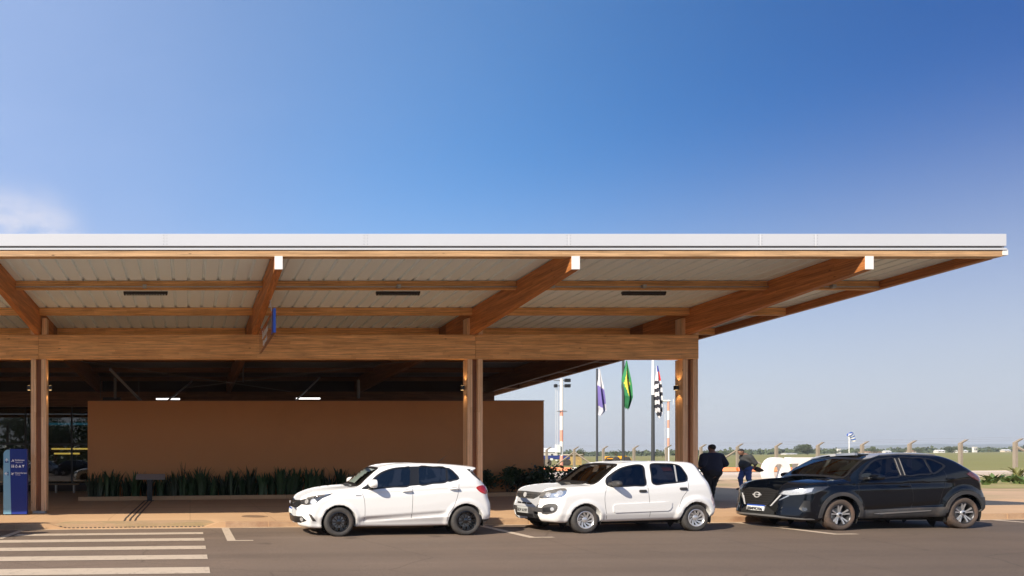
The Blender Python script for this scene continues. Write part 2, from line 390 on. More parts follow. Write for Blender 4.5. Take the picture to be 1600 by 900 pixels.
SIDE = [(-.4, .03), (.0, .012), (.2, .0), (.4, .0), (.53, .012), (.58, .03), (.60, .05), (.62, .062), (1.0, .245), (1.1, .30)]
HATCH = dict(W=.862, wb=2.545, axle=.292, x0=-.84, x1=3.20, arch=.345, np=2.6, crown=.07, low=.06,
    sil=[(-.70, .17), (-.80, .20), (-.84, .30), (-.85, .44), (-.835, .56), (-.80, .66), (-.77, .745), (-.735, .80), (-.64, .858), (-.434, .932), (-.129, .985), (.15, 1.008), (.36, 1.03), (.58, 1.19), (.80, 1.345), (.93, 1.41), (1.1, 1.45), (1.5, 1.475), (2.0, 1.466), (2.45, 1.437), (2.86, 1.39), (2.90, 1.375), (2.88, 1.352), (2.83, 1.31), (2.95, 1.18), (3.08, 1.03), (3.13, .95), (3.15, .80), (3.19, .66), (3.20, .5), (3.18, .34), (3.10, .26), (2.9, .22), (2.2, .2), (1.2, .19), (.3, .19), (-.4, .17)],
    side=SIDE, belt=[(-1, .95), (.4, .95), (1.6, 1.01), (2.4, 1.12), (3.3, 1.16)],
    nose=[(-.9, .36), (-.3, .30), (.3, .16), (.9, .10), (1.3, 0)], tail=[(2.3, 0), (2.7, .12), (3.2, .22)],
    round=[(0, .05), (.3, .06), (.6, .10), (.9, .13), (1.2, .10), (1.6, .12)],
    mold=((.5, .33), (2.15, .43), .028), flares=[(0, .345, .012, .10), (2.545, .345, .014, .12)], creases=[(.1, .86, 2.9, .98, .10, .006)])
CITY = dict(W=.82, wb=2.386, axle=.272, x0=-.84, x1=3.0, arch=.335, np=2.6, crown=.06, low=.05,
    sil=[(-.72, .22), (-.79, .25), (-.84, .36), (-.85, .50), (-.82, .60), (-.79, .70), (-.775, .80), (-.74, .86), (-.64, .92), (-.42, .965), (-.1, .99), (.18, 1.0), (.34, 1.07), (.55, 1.21), (.78, 1.36), (.95, 1.425), (1.2, 1.452), (1.7, 1.462), (2.2, 1.450), (2.5, 1.425), (2.60, 1.38), (2.72, 1.20), (2.84, 1.02), (2.90, .88), (2.95, .7), (2.99, .55), (2.98, .40), (2.92, .31), (2.7, .27), (2.0, .24), (1.2, .23), (.3, .22), (-.4, .22)],
    side=[(a, b*.8) for a, b in SIDE[:8]]+[(1.0, .18), (1.1, .22)], belt=[(-1, .94), (.4, .94), (1.4, .97), (2.2, 1.02), (3.2, 1.05)],
    nose=[(-.9, .36), (-.3, .28), (.3, .14), (.9, .08), (1.3, 0)], tail=[(2.0, 0), (2.5, .10), (3.1, .20)],
    round=[(0, .05), (.3, .07), (.6, .10), (.9, .12), (1.2, .10), (1.6, .11)],
    flares=[(0, .335, .012, .10), (2.386, .335, .030, .15)])
SUV = dict(W=.88, wb=2.637, axle=.318, x0=-1.0, x1=3.35, arch=.385, np=2.5, crown=.06, low=.03,
    sil=[(-.85, .20), (-.96, .22), (-1.03, .27), (-1.02, .36), (-.99, .46), (-.97, .60), (-.955, .74), (-.935, .86), (-.86, .945), (-.72, .995), (-.4, 1.035), (-.05, 1.055), (.14, 1.075), (.42, 1.26), (.70, 1.42), (.86, 1.49), (1.1, 1.532), (1.5, 1.552), (1.95, 1.55), (2.25, 1.535), (2.48, 1.50), (2.70, 1.415), (2.90, 1.295), (3.08, 1.185), (3.20, 1.10), (3.24, 1.0), (3.27, .86), (3.34, .70), (3.35, .55), (3.32, .42), (3.22, .34), (2.95, .30), (2.2, .24), (1.2, .23), (.3, .22), (-.4, .2)],
    side=SIDE, belt=[(-1, 1.0), (.3, 1.02), (1.3, 1.05), (2.0, 1.13), (2.6, 1.25), (3.3, 1.3)],
    nose=[(-1.1, .40), (-.3, .30), (.3, .16), (.9, .10), (1.3, 0)], tail=[(2.3, 0), (2.8, .16), (3.3, .26)],
    round=[(0, .05), (.3, .07), (.6, .10), (.9, .12), (1.2, .10), (1.6, .12)],
    mold=((.5, .40), (2.1, .50), .03), flares=[(0, .385, .018, .16), (2.637, .385, .030, .20)], creases=[(-.3, .93, 2.3, .97, .14, .020)])
# ---------------------------------------------------------------- the materials of the place
W1, W2 = (.88, .50, .215), (.72, .38, .15)
wood_x = wood('glulam_along', 'X', W1, W2, lam=.075, dark=.42); wood_y = wood('glulam_across', 'Y', (.62, .25, .080), (.46, .175, .052), lam=.06, dark=.45); wood_z = wood('glulam_upright', 'Z', (.80, .54, .33), (.70, .45, .26), lam=.14, dark=.7)
white_metal = M('white_flashing', (.61, .63, .66), .35, 0, .03, .5, coat=.2)
sheet_metal = M('roof_sheet_metal', (.76, .88, .99), .42, 0, .04, .4)
white_paint = M('white_end_paint', (.82, .82, .80), .5, 0, .03)
concrete_light = M('light_concrete', (.52, .50, .46), .8, 0, .1, 3, .2)
brown_render = M('brown_render', (.60, .278, .112), .85, 0, .05, .35, .12, 60, dirt=(.43, .195, .088), dirtscale=.15, dirtamt=.5)
black_metal = M('black_metal', (.015, .015, .017), .45, 0, .1)
grey_metal = M('grey_metal', (.30, .31, .32), .4, .6, .06)
rod_m = M('dark_rod', (.10, .095, .09), .5, .3, 0); strut_m = M('grey_strut_paint', (.26, .26, .27), .5, .2, .05)
steel = M('galvanised_steel', (.45, .46, .47), .38, .8, .1, 6)
dark_plastic = M('dark_plastic', (.028, .029, .031), .55, 0, .1, 8)
facade_glass = glass('facade_glass', (.42, .45, .46), 1.75)
warm_lamp = emit('warm_lamp', (1.0, .62, .25), 1.5); cool_lamp = emit('white_lamp_strip', (1.0, .97, .92), 1.6); shelf_lamp = emit('shelf_lamp', (1, .62, .12), 1.6)

def paving_mat():
    m = M('tan_concrete_paving', (.54, .345, .19), .85, 0, .07, .7, .15, 60, dirt=(.44, .265, .14), dirtscale=.35, dirtamt=.55, fine=.05)
    N = m.node_tree.nodes; L = m.node_tree.links; b = N['Principled BSDF']; src = b.inputs['Base Color'].links[0].from_socket
    t = N.new('ShaderNodeTexCoord'); br = N.new('ShaderNodeTexBrick'); L.new(t.outputs['Object'], br.inputs[0]); br.offset = 0
    br.inputs['Scale'].default_value = 1; br.inputs['Brick Width'].default_value = 2.0; br.inputs['Row Height'].default_value = 2.45; br.inputs['Mortar Size'].default_value = .007
    br.inputs['Color1'].default_value = (1, 1, 1, 1); br.inputs['Color2'].default_value = (.93, .93, .93, 1); br.inputs['Mortar'].default_value = (.62, .6, .58, 1)
    mx = N.new('ShaderNodeMix'); mx.data_type = 'RGBA'; mx.blend_type = 'MULTIPLY'; mx.inputs[0].default_value = 1
    L.new(src, mx.inputs[6]); L.new(br.outputs[0], mx.inputs[7]); L.new(mx.outputs[2], b.inputs['Base Color']); return m
paving = paving_mat()
def asphalt_mat():
    m = M('asphalt', (.170, .122, .088), .88, 0, .12, .45, .6, 110, dirt=(.215, .145, .10), dirtscale=.25, dirtamt=.5, fine=.34, sc=(1, 1, 1))
    N = m.node_tree.nodes; L = m.node_tree.links; b = N['Principled BSDF']; src = b.inputs['Base Color'].links[0].from_socket
    t = N.new('ShaderNodeTexCoord')
    # tyre-worn bands along the lane and a few tar stains
    mp = N.new('ShaderNodeMapping'); L.new(t.outputs['Object'], mp.inputs[0]); mp.inputs['Scale'].default_value = (.05, .9, 1)
    nz = N.new('ShaderNodeTexNoise'); nz.inputs['Scale'].default_value = 1.3; nz.inputs['Detail'].default_value = 5; L.new(mp.outputs[0], nz.inputs[0])
    r = N.new('ShaderNodeMapRange'); L.new(nz.outputs[0], r.inputs[0]); r.inputs[1].default_value = .35; r.inputs[2].default_value = .65; r.inputs[3].default_value = .86; r.inputs[4].default_value = 1.08
    v = N.new('ShaderNodeVectorMath'); v.operation = 'SCALE'; L.new(src, v.inputs[0]); L.new(r.outputs[0], v.inputs['Scale'])
    vo = N.new('ShaderNodeTexVoronoi'); vo.inputs['Scale'].default_value = .55; L.new(t.outputs['Object'], vo.inputs[0])
    n2 = N.new('ShaderNodeTexNoise'); n2.inputs['Scale'].default_value = 5; L.new(t.outputs['Object'], n2.inputs[0])
    ad = N.new('ShaderNodeMath'); ad.operation = 'MULTIPLY_ADD'; L.new(n2.outputs[0], ad.inputs[0]); ad.inputs[1].default_value = .16; L.new(vo.outputs['Distance'], ad.inputs[2])
    k = N.new('ShaderNodeMapRange'); L.new(ad.outputs[0], k.inputs[0]); k.inputs[1].default_value = .12; k.inputs[2].default_value = .2; k.inputs[3].default_value = .60; k.inputs[4].default_value = 1
    v2 = N.new('ShaderNodeVectorMath'); v2.operation = 'SCALE'; L.new(v.outputs[0], v2.inputs[0]); L.new(k.outputs[0], v2.inputs['Scale'])
    # sun glare and falloff put into the colour: paler round the crossing, darker along
    s = N.new('ShaderNodeSeparateXYZ'); L.new(t.outputs['Object'], s.inputs[0]); gx = N.new('ShaderNodeMapRange'); gx.interpolation_type = 'SMOOTHSTEP'; L.new(s.outputs['X'], gx.inputs[0])
    gx.inputs[1].default_value = 119; gx.inputs[2].default_value = 136; gx.inputs[3].default_value = 1.04; gx.inputs[4].default_value = .66
    v3 = N.new('ShaderNodeVectorMath'); v3.operation = 'SCALE'; L.new(v2.outputs[0], v3.inputs[0]); L.new(gx.outputs[0], v3.inputs['Scale'])
    # hairline cracks
    n4 = N.new('ShaderNodeTexNoise'); n4.inputs['Scale'].default_value = 1.1; n4.inputs['Detail'].default_value = 5; L.new(t.outputs['Object'], n4.inputs[0])
    wv = N.new('ShaderNodeMix'); wv.data_type = 'VECTOR'; wv.inputs[0].default_value = .22; L.new(t.outputs['Object'], wv.inputs[4]); L.new(n4.outputs[1], wv.inputs[5])
    ve = N.new('ShaderNodeTexVoronoi'); ve.feature = 'DISTANCE_TO_EDGE'; ve.inputs['Scale'].default_value = .33; L.new(wv.outputs[1], ve.inputs[0])
    ke = N.new('ShaderNodeMapRange'); L.new(ve.outputs['Distance'], ke.inputs[0]); ke.inputs[1].default_value = .0; ke.inputs[2].default_value = .006; ke.inputs[3].default_value = .72; ke.inputs[4].default_value = 1
    v4 = N.new('ShaderNodeVectorMath'); v4.operation = 'SCALE'; L.new(v3.outputs[0], v4.inputs[0]); L.new(ke.outputs[0], v4.inputs['Scale'])
    L.new(v4.outputs[0], b.inputs['Base Color']); return m
asphalt = asphalt_mat()
def worn_paint(name, col, under):
    m = M(name, col, .75, 0, .06, 3, .2, 120, fine=.08)
    N = m.node_tree.nodes; L = m.node_tree.links; b = N['Principled BSDF']; src = b.inputs['Base Color'].links[0].from_socket
    t = N.new('ShaderNodeTexCoord'); nz = N.new('ShaderNodeTexNoise'); nz.inputs['Scale'].default_value = 7; nz.inputs['Detail'].default_value = 9; nz.inputs['Roughness'].default_value = .75; L.new(t.outputs['Object'], nz.inputs[0])
    r = N.new('ShaderNodeMapRange'); L.new(nz.outputs[0], r.inputs[0]); r.inputs[1].default_value = .55; r.inputs[2].default_value = .68
    mx = N.new('ShaderNodeMix'); mx.data_type = 'RGBA'; L.new(r.outputs[0], mx.inputs[0]); L.new(src, mx.inputs[6]); mx.inputs[7].default_value = (*under, 1); L.new(mx.outputs[2], b.inputs['Base Color']); return m
road_paint = worn_paint('worn_road_paint', (.52, .42, .315), (.22, .17, .13))
soil = M('red_soil', (.30, .15, .075), .95, 0, .2, 2, .6, 20)
sand = M('sandy_verge', (.44, .29, .17), .95, 0, .15, .5, .4, 15, dirt=(.20, .19, .07), dirtscale=.3, dirtamt=.8)
grass_field = M('airfield_grass', (.20, .19, .050), .95, 0, .16, .02, .5, 2, dirt=(.27, .225, .085), dirtscale=.012, dirtamt=.8, fine=.1, sc=(1, 2.2, 1))
far_land = M('far_land', (.13, .15, .06), .95, 0, .3, .004)
hill_mat = M('wooded_hills', (.07, .09, .045), .95, 0, .3, .004)
path_concrete = M('pale_path_concrete', (.58, .49, .41), .85, 0, .08, .5, fine=.06)
leaf_dark = M('dark_leaf', (.022, .045, .016), .45, 0, .35, 3)
def vary_by_object(m, lo, hi):
    N = m.node_tree.nodes; L = m.node_tree.links; b = N['Principled BSDF']; src = b.inputs['Base Color'].links[0].from_socket
    oi = N.new('ShaderNodeObjectInfo'); r = N.new('ShaderNodeMapRange'); L.new(oi.outputs['Random'], r.inputs[0]); r.inputs[3].default_value = lo; r.inputs[4].default_value = hi
    v = N.new('ShaderNodeVectorMath'); v.operation = 'SCALE'; L.new(src, v.inputs[0]); L.new(r.outputs[0], v.inputs['Scale']); L.new(v.outputs[0], b.inputs['Base Color'])
vary_by_object(leaf_dark, .6, 2.4)
leaf_mid = M('mid_leaf', (.075, .12, .032), .55, 0, .35, 1.2)
leaf_far = M('far_tree_leaf', (.060, .080, .032), .8, 0, .3, .15)
bark = M('bark', (.16, .11, .075), .9, 0, .2, 5, .4)
old_concrete = M('weathered_concrete_post', (.27, .225, .175), .9, 0, .2, 6, .4, dirt=(.22, .18, .14), dirtscale=3)
orange_paint = M('orange_plastic', (.75, .16, .04), .55, 0, .1)
# ================================================================= GROUND, ROAD, PAVEMENT
def sheet(name, pts, dz, mat, kind='structure', sub=None):
    b = MB(); b.add([(x, y, g(x)+dz) for x, y in pts], [tuple(range(len(pts)))])
    o = b.build(name, mat, origin=(pts[0][0], pts[0][1], 0), normals=False)
    # face up
    me = o.data
    if me.polygons[0].normal.z < 0: me.flip_normals()
    o['kind'] = kind; return o
KERB = 15.71
b = MB(); xs = [-2500, -400, -60, 0, 60, 400, 6800]
ys = [(-500, -.03), (-200, -.03), (KERB+.12, -.03), (KERB+.13, .10), (60, .10), (300, .10), (900, .10), (3000, .10), (6500, .10)]
for j in range(len(ys)-1):
    for i in range(len(xs)-1):
        b.add([(xs[i], ys[j][0], g(xs[i])+ys[j][1]), (xs[i+1], ys[j][0], g(xs[i+1])+ys[j][1]), (xs[i+1], ys[j+1][0], g(xs[i+1])+ys[j+1][1]), (xs[i], ys[j+1][0], g(xs[i])+ys[j+1][1])], [(0, 1, 2, 3)])
tag(b.build('ground', sand, origin=(0, 0, 0), normals=False), kind='structure')
sheet('road', [(-120, -15), (160, -15), (160, KERB), (-120, KERB)], 0, asphalt)
b = MB(); b.box(-120, 160, KERB-.17, KERB, 0, 0)
sheet('gutter', [(-90, KERB-.16), (120, KERB-.16), (120, KERB-.002), (-90, KERB-.002)], .004, M('pale_gutter_concrete', (.50, .38, .26), .85, 0, .12, 2, fine=.1, dirt=(.3, .2, .13), dirtscale=1.2, dirtamt=.8))

# pavement with the dropped kerb at the crossing
def ramp(x, y):
    a = np.clip((x+3.35)/.55, 0, 1)*np.clip((.75-x)/.5, 0, 1); a = a*a*(3-2*a)
    t = np.clip((y-KERB)/1.25, 0, 1); return .13-(.118)*a*(1-t)
xs = sorted(set([-90., -60, -30, -15, -8, -5] + [round(-3.6+.12*i, 3) for i in range(38)] + [1.2, 3, 6, 10, 15, 19, 22.5]))
ys = [KERB+.125*i for i in range(11)]+[18, 20.3, 24.4, 28, 33]
b = MB(); nX, nY = len(xs), len(ys)
b.add([(x, y, g(x)+float(ramp(x, y))) for y in ys for x in xs], [(j*nX+i, j*nX+i+1, (j+1)*nX+i+1, (j+1)*nX+i) for j in range(nY-1) for i in range(nX-1)])
b.add([(x, KERB, g(x)+z) for z in (-.05, 1) for x in xs], [])
n0 = len(b.v)-2*nX
for i, x in enumerate(xs): b.v[n0+nX+i] = (x, KERB, g(x)+float(ramp(x, KERB)))
b.f += [(n0+i, n0+i+1, n0+nX+i+1, n0+nX+i) for i in range(nX-1)]; b.m += [0]*(nX-1)
b.add([(22.5, y, g(22.5)+z) for y, z in ((KERB, .13), (KERB, -.05), (120, -.05))], [])
pave = b.build('pavement', paving, origin=(0, 0, 0), normals=False, smooth=R(30)); pave['kind'] = 'structure'
if pave.data.polygons[0].normal.z < 0: pave.data.flip_normals()
b = MB()                                                    # the plain pavement on beyond the roof
b.hexa([(22.5, KERB, g(22.5)-.05), (160, KERB, g(160)-.05), (160, 20.3, g(160)-.05), (22.5, 20.3, g(22.5)-.05), (22.5, KERB, g(22.5)+.13), (160, KERB, g(160)+.13), (160, 20.3, g(160)+.13), (22.5, 20.3, g(22.5)+.13)])
tag(b.build('side_pavement', paving, origin=(0, 0, 0)), kind='structure')
b = MB(); b.hexa([(-90, 33, g(-90)-.05), (12, 33, g(12)-.05), (12, 50, g(12)-.05), (-90, 50, g(-90)-.05), (-90, 33, g(-90)+.128), (12, 33, g(12)+.128), (12, 50, g(12)+.128), (-90, 50, g(-90)+.128)])
tag(b.build('indoor_floor', M('indoor_floor_stone', (.24, .20, .17), .35, 0, .06), origin=(0, 0, 0)), kind='structure')
# kerb top stones along the edge, left and right of the drop
kerb_m = M('kerb_stone', (.42, .28, .17), .9, 0, .14, 1.5, .4, 30, dirt=(.28, .15, .085), dirtscale=.9, dirtamt=.9, fine=.08)
b = MB()
def kerbrun(x0, x1):
    x = x0
    while x < x1-.05:
        e = min(x+1.0, x1)
        b.hexa([(x+.004, KERB-.012, g(x)-.03), (e-.004, KERB-.012, g(e)-.03), (e-.004, KERB+.12, g(e)-.03), (x+.004, KERB+.12, g(x)-.03), (x+.004, KERB-.004, g(x)+.134), (e-.004, KERB-.004, g(e)+.134), (e-.004, KERB+.12, g(e)+.134), (x+.004, KERB+.12, g(x)+.134)])
        x = e
kerbrun(-40, -3.4); kerbrun(.8, 60)
tag(b.build('kerb', kerb_m, origin=(0, KERB, 0), bevel=.012), kind='structure')

# painted markings
def paint(name, pts): return sheet(name, pts, .005, road_paint)
rects = [(14.38, 14.75, -3.72), (13.22, 13.66, -9), (12.0, 12.45, -9), (10.8, 11.29, -9), (9.45, 10.0, -9), (8.1, 8.65, -9), (6.7, 7.25, -9)]
for y0, y1, xl in rects: paint('crosswalk_stripe', [(xl, y0), (.28, y0), (.28, y1), (xl, y1)])
def bay_mark(x, foot=.42):
    paint('parking_line', [(x-.085, 13.12), (x+foot, 13.12), (x+foot, 13.24), (x+.085, 13.24), (x+.085, KERB-.17), (x-.085, KERB-.17)])
for x in (.80, 6.60, 12.46, 18.3, 24.1): bay_mark(x)
paint('parking_line', [(-3.98, 13.9), (-3.82, 13.9), (-3.75, KERB-.17), (-3.9, KERB-.17)])

# drain slot, tactile guide lines and studs
b = MB()
b.add([(x, y, g(x)+.1325) for x, y in ((-30, 20.56), (22.4, 20.56), (22.4, 20.60), (-30, 20.60))], [(0, 1, 2, 3)])
tag(b.build('drain_slot', M('dark_slot_metal', (.06, .045, .035), .8, 0, .1), origin=(0, 20.5, 0), normals=False), kind='structure')  # thin dark strip laid along the drain slot
b = MB()
for x in (-1.60, -1.47, -1.34):
    yy = [15.80+.12*i for i in range(10)]+[17.2, 20.54]+[20.64, 24.0]
    for a, c in zip(yy[:-1], yy[1:]):
        if a == 20.54: continue
        za, zc = float(ramp(x, a))+g(x), float(ramp(x, c))+g(x)
        b.hexa([(x-.026, a, za-.01), (x+.026, a, za-.01), (x+.026, c, zc-.01), (x-.026, c, zc-.01), (x-.02, a, za+.009), (x+.02, a, za+.009), (x+.02, c, zc+.009), (x-.02, c, zc+.009)])
tact = M('dark_tactile_rubber', (.07, .055, .045), .8, 0, .1)
tag(b.build('tactile_strip', tact), 'three dark raised guide lines running from the dropped kerb to the tactile map stand', 'tactile paving')
b = MB()
for i in range(34):
    for j in range(2):
        x = -3.0+i*.1; y = 15.80+j*.11; z = float(ramp(x, y))+g(x)
        b.lathe([(.034, -.01), (.034, .008), (.02, .014), (0, .014)], 8, 'z', (x, y, z))
tag(b.build('tactile_stud_strip', tact), 'double row of dark studs along the edge of the dropped kerb', 'tactile paving')
b = MB(); b.lathe([(0, .004), (.27, .004), (.27, .0), (.30, .0), (.30, .006), (.33, .006), (.335, -.01)], 28, 'z', (at(398, 17.1), 17.1, g(1.6)+.131))
tag(b.build('manhole_cover', M('rusty_iron', (.25, .16, .095), .8, .3, .25, 20, .5, 60)), 'round rusty manhole cover set in the sunlit pavement', 'manhole cover')

# beyond the building: strips of concrete, verge, airfield
sheet('path', [(12, 38.5), (90, 38.5), (90, 41.2), (12, 41.2)], .115, path_concrete)
sheet('service_road', [(12, 41.2), (90, 41.2), (90, 42.6), (12, 42.6)], .112, M('grey_service_asphalt', (.2, .18, .165), .9, 0, .1))
b = MB()
for y0, y1 in ((42.6, 42.75), (45.6, 45.75), (38.4, 38.5)):
    b.hexa([(12, y0, g(12)+.1), (90, y0, g(90)+.1), (90, y1, g(90)+.1), (12, y1, g(12)+.1), (12, y0, g(12)+.24), (90, y0, g(90)+.24), (90, y1, g(90)+.24), (12, y1, g(12)+.24)])
tag(b.build('path_kerb', path_concrete), kind='structure')
sheet('upper_path', [(12, 42.75), (90, 42.75), (90, 45.6), (12, 45.6)], .20, path_concrete)
sheet('far_path', [(12, 45.75), (54, 45.75), (34, 62), (12, 62)], .118, path_concrete)
sheet('airfield', [(-800, 76), (26, 76), (57, 44.8), (95, 44.8), (1500, 46), (1500, 520), (-800, 560)], .13, grass_field)
sheet('far_field', [(-2000, 560), (-800, 560), (1500, 520), (4000, 520), (6700, 6000), (-2400, 6000)], .2, far_land)
sheet('verge_grass', [(27.5, 26.5), (60, 26.5), (60, 38), (30, 38)], .108, M('dry_verge_grass', (.27, .24, .08), .95, 0, .2, 1, .6, 20, dirt=(.42, .28, .16), dirtscale=.5, dirtamt=.9))
sheet('grass_edge', [(30, 59), (56.8, 45.0), (90, 45.0), (90, 47), (58, 47), (32, 75)], .145, M('rough_green_grass', (.13, .16, .04), .95, 0, .3, 1.5, .6, 10))

# hills on the horizon
b = MB(); nx = 160
for ridge, (D, hmax, sd) in enumerate(((2500, 26, 3), (4300, 66, 11))):
    rr = random.Random(sd); ph = [rr.uniform(0, 6.28) for _ in range(8)]; vs = []
    for i in range(nx):
        x = -.30*D+i*(1.75*D)/nx
        hgt = hmax*(.55+.25*math.sin(x/D*3+ph[0])+.13*math.sin(x/D*9+ph[1])+.07*math.sin(x/D*23+ph[2])+.04*math.sin(x/D*61+ph[3]))
        vs += [(x, D, g(x)-2), (x, D+D*.12, g(x)+max(hgt, 3)), (x, D+D*.35, g(x)-2)]
    b.add(vs, [(i*3+k, (i+1)*3+k, (i+1)*3+k+1, i*3+k+1) for i in range(nx-1) for k in (0, 1)])
o = tag(b.build('hills', hill_mat, origin=(0, 3000, 0), smooth=True), kind='structure')

# ================================================================= THE TERMINAL BUILDING
Y0 = 13.87; YC = 18.83; YB = 37.0; XR = 16.44; XL = -30.0
def zr(y): return 5.872-.029*(y-Y0)                         # underside of the roof sheets
bld = thing('terminal_building', (4, YC, .13), 'long open timber terminal building with a wide white-edged cantilever roof on paired wooden columns', 'building')
# fascia, gutter lip and timber edge
zf = lambda p, d: zat(p, d)
b = MB(); cuts = [XL]+[at(p, 13.75) for p in (-60, 258, 572, 890, 1190, 1277)]+[at(1576, 13.75)]
for a, c in zip(cuts[:-1], cuts[1:]): b.box(a+.0006, c-.0006, 13.78, 13.82, zf(383.5, 13.75), zf(364.4, 13.75))
fascia = b.build('fascia', white_metal, bld, bevel=.004)
b = MB()
for c in cuts[1:-1]:
    for k in range(4):
        for sx in (-.035, .035): b.lathe([(0, -.004), (.006, -.003), (.007, 0)], 6, 'y', (c+sx, 13.779, zf(380.5-k*4.6, 13.75)))
b.build('rivets', grey_metal, fascia)
b = MB(); b.box(XL, at(1573.5, 13.80), 13.797, 13.96, zf(390.2, 13.80), zf(387.2, 13.80)); b.build('gutter_lip', white_metal, bld)
b = MB(); b.box(XL, at(1569, 13.84), 13.835, 14.1, zf(387.4, 13.86)+.002, zf(383.4, 13.86)+.04); b.build('gutter', grey_metal, bld)
b = MB(); b.box(XL, XR, 13.815, 13.98, zf(400.8, 13.82), zf(391.2, 13.82)); b.build('eave_beam', wood('glulam_eave', 'X', (.66, .42, .22), (.56, .33, .16)), bld, bevel=.003)
b = MB(); b.box(XR+.002, XR+.11, 13.81, 14.0, zf(400.2, 13.89), zf(391.8, 13.89)); b.build('beam_end_cap', white_paint, bld)
# ribbed roof sheets (underside) and top cover
b = MB(); pitch = .353; x = XL; prof = []
while x < 16.4:
    prof += [(x, 0), (x+pitch-.085, 0), (x+pitch-.065, .05), (x+pitch-.02, .05)]; x += pitch
prof = [(min(p[0], 16.44), p[1]) for p in prof]+[(16.44, 0)]
n = len(prof)
b.add([(px_, y, zr(y)+dz) for y in (13.99, YB) for px_, dz in prof], [(i, i+1, n+i+1, n+i) for i in range(n-1)])
b.build('roof_sheet', sheet_metal, bld, normals=False)
b = MB(); b.hexa([(XL, 13.83, zr(Y0)+.06), (16.46, 13.83, zr(Y0)+.06), (16.46, YB+.05, zr(YB)+.06), (XL, YB+.05, zr(YB)+.06), (XL, 13.83, zr(Y0)+.12), (16.46, 13.83, zr(Y0)+.12), (16.46, YB+.05, zr(YB)+.12), (XL, YB+.05, zr(YB)+.105)])
b.build('roof_cover', white_metal, bld)
b = MB(); b.hexa([(16.443, 13.83, zr(Y0)-.02), (16.475, 13.83, zr(Y0)-.02), (16.475, YB, zr(YB)-.02), (16.443, YB, zr(YB)-.02), (16.443, 13.83, zr(Y0)+.125), (16.475, 13.83, zr(Y0)+.125), (16.475, YB, zr(YB)+.125), (16.443, YB, zr(YB)+.125)])
b.build('side_flashing', white_metal, bld)
b = MB(); b.box(XL, 16.43, YB, YB+.08, zr(YB)-.35, zr(YB)+.07); b.build('rear_beam', wood_x, bld)
# side (barge) beam
b = MB(); y1 = 13.985
b.hexa([(XR-.14, y1, zr(y1)-.19), (XR, y1, zr(y1)-.19), (XR, YB-.002, zr(YB)-.22), (XR-.14, YB-.002, zr(YB)-.22), (XR-.14, y1, zr(y1)-.004), (XR, y1, zr(y1)-.004), (XR, YB-.002, zr(YB)-.004), (XR-.14, YB-.002, zr(YB)-.004)])
b.build('side_beam', wood_y, bld, bevel=.003)
# purlins
wood_back = wood('shaded_glulam', 'X', (.21, .095, .042), (.15, .065, .03), lam=.075, dark=.5)  # rear timber: same wood, with the shade under the roof put into its colour
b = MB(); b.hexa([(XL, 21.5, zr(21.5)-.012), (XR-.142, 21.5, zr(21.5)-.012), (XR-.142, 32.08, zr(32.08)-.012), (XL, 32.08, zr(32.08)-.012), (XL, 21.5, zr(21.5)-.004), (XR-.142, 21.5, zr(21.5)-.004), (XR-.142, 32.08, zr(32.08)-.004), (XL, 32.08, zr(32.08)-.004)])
b.build('ceiling_shade_sheet', M('shaded_ceiling_board', (.15, .13, .115), .7, 0, .1), bld)  # added dark sheet; the shade of the rear ceiling is painted into it
YP = [16.15, 18.67, 21.2, 23.72, 26.24, 28.76, 31.28, 33.8]
for y in YP:
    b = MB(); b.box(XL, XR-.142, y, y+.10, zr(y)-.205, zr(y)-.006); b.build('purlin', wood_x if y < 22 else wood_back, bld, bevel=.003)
# cantilever beams
BX = [13.74, 7.80, 1.79, -4.20, -10.2, -16.2, -22.2]
zt = zat(422, Y0); rafter_m = wood('shaded_rafter', 'Y', (.27, .12, .05), (.20, .085, .036), lam=.06, dark=.5)  # rear half of the beams, darkened by shade put into the colour
for x in BX:
    b = MB(); b.prism([(Y0-.055, zt), (YC, 5.017), (20.6, 4.964), (20.6, zr(20.6)-.013), (13.985, zr(13.985)-.005), (13.985, 5.692), (Y0-.055, 5.692)], x-.081, x+.081, 'x')
    bm_ = b.build('cantilever_beam', wood_y, bld, bevel=.003)
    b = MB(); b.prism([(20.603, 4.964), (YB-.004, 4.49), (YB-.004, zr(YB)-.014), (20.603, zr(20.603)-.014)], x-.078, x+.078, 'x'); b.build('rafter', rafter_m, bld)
    b = MB(); b.box(x-.081, x+.081, Y0-.068, Y0-.056, zt, 5.692); b.build('end_cap', white_paint, bm_)
# girder in three lengths
CX = [-16.2, -4.18, 7.86, 13.80]
for a, c in ((XL, -16.2), (-16.2, -4.18), (-4.18, 7.86), (7.86, at(1092, 18.80))):
    b = MB(); b.box(a+.003, c-.003, 18.80, 19.02, 4.342, 5.013); b.build('girder', wood_x, bld, bevel=.004)
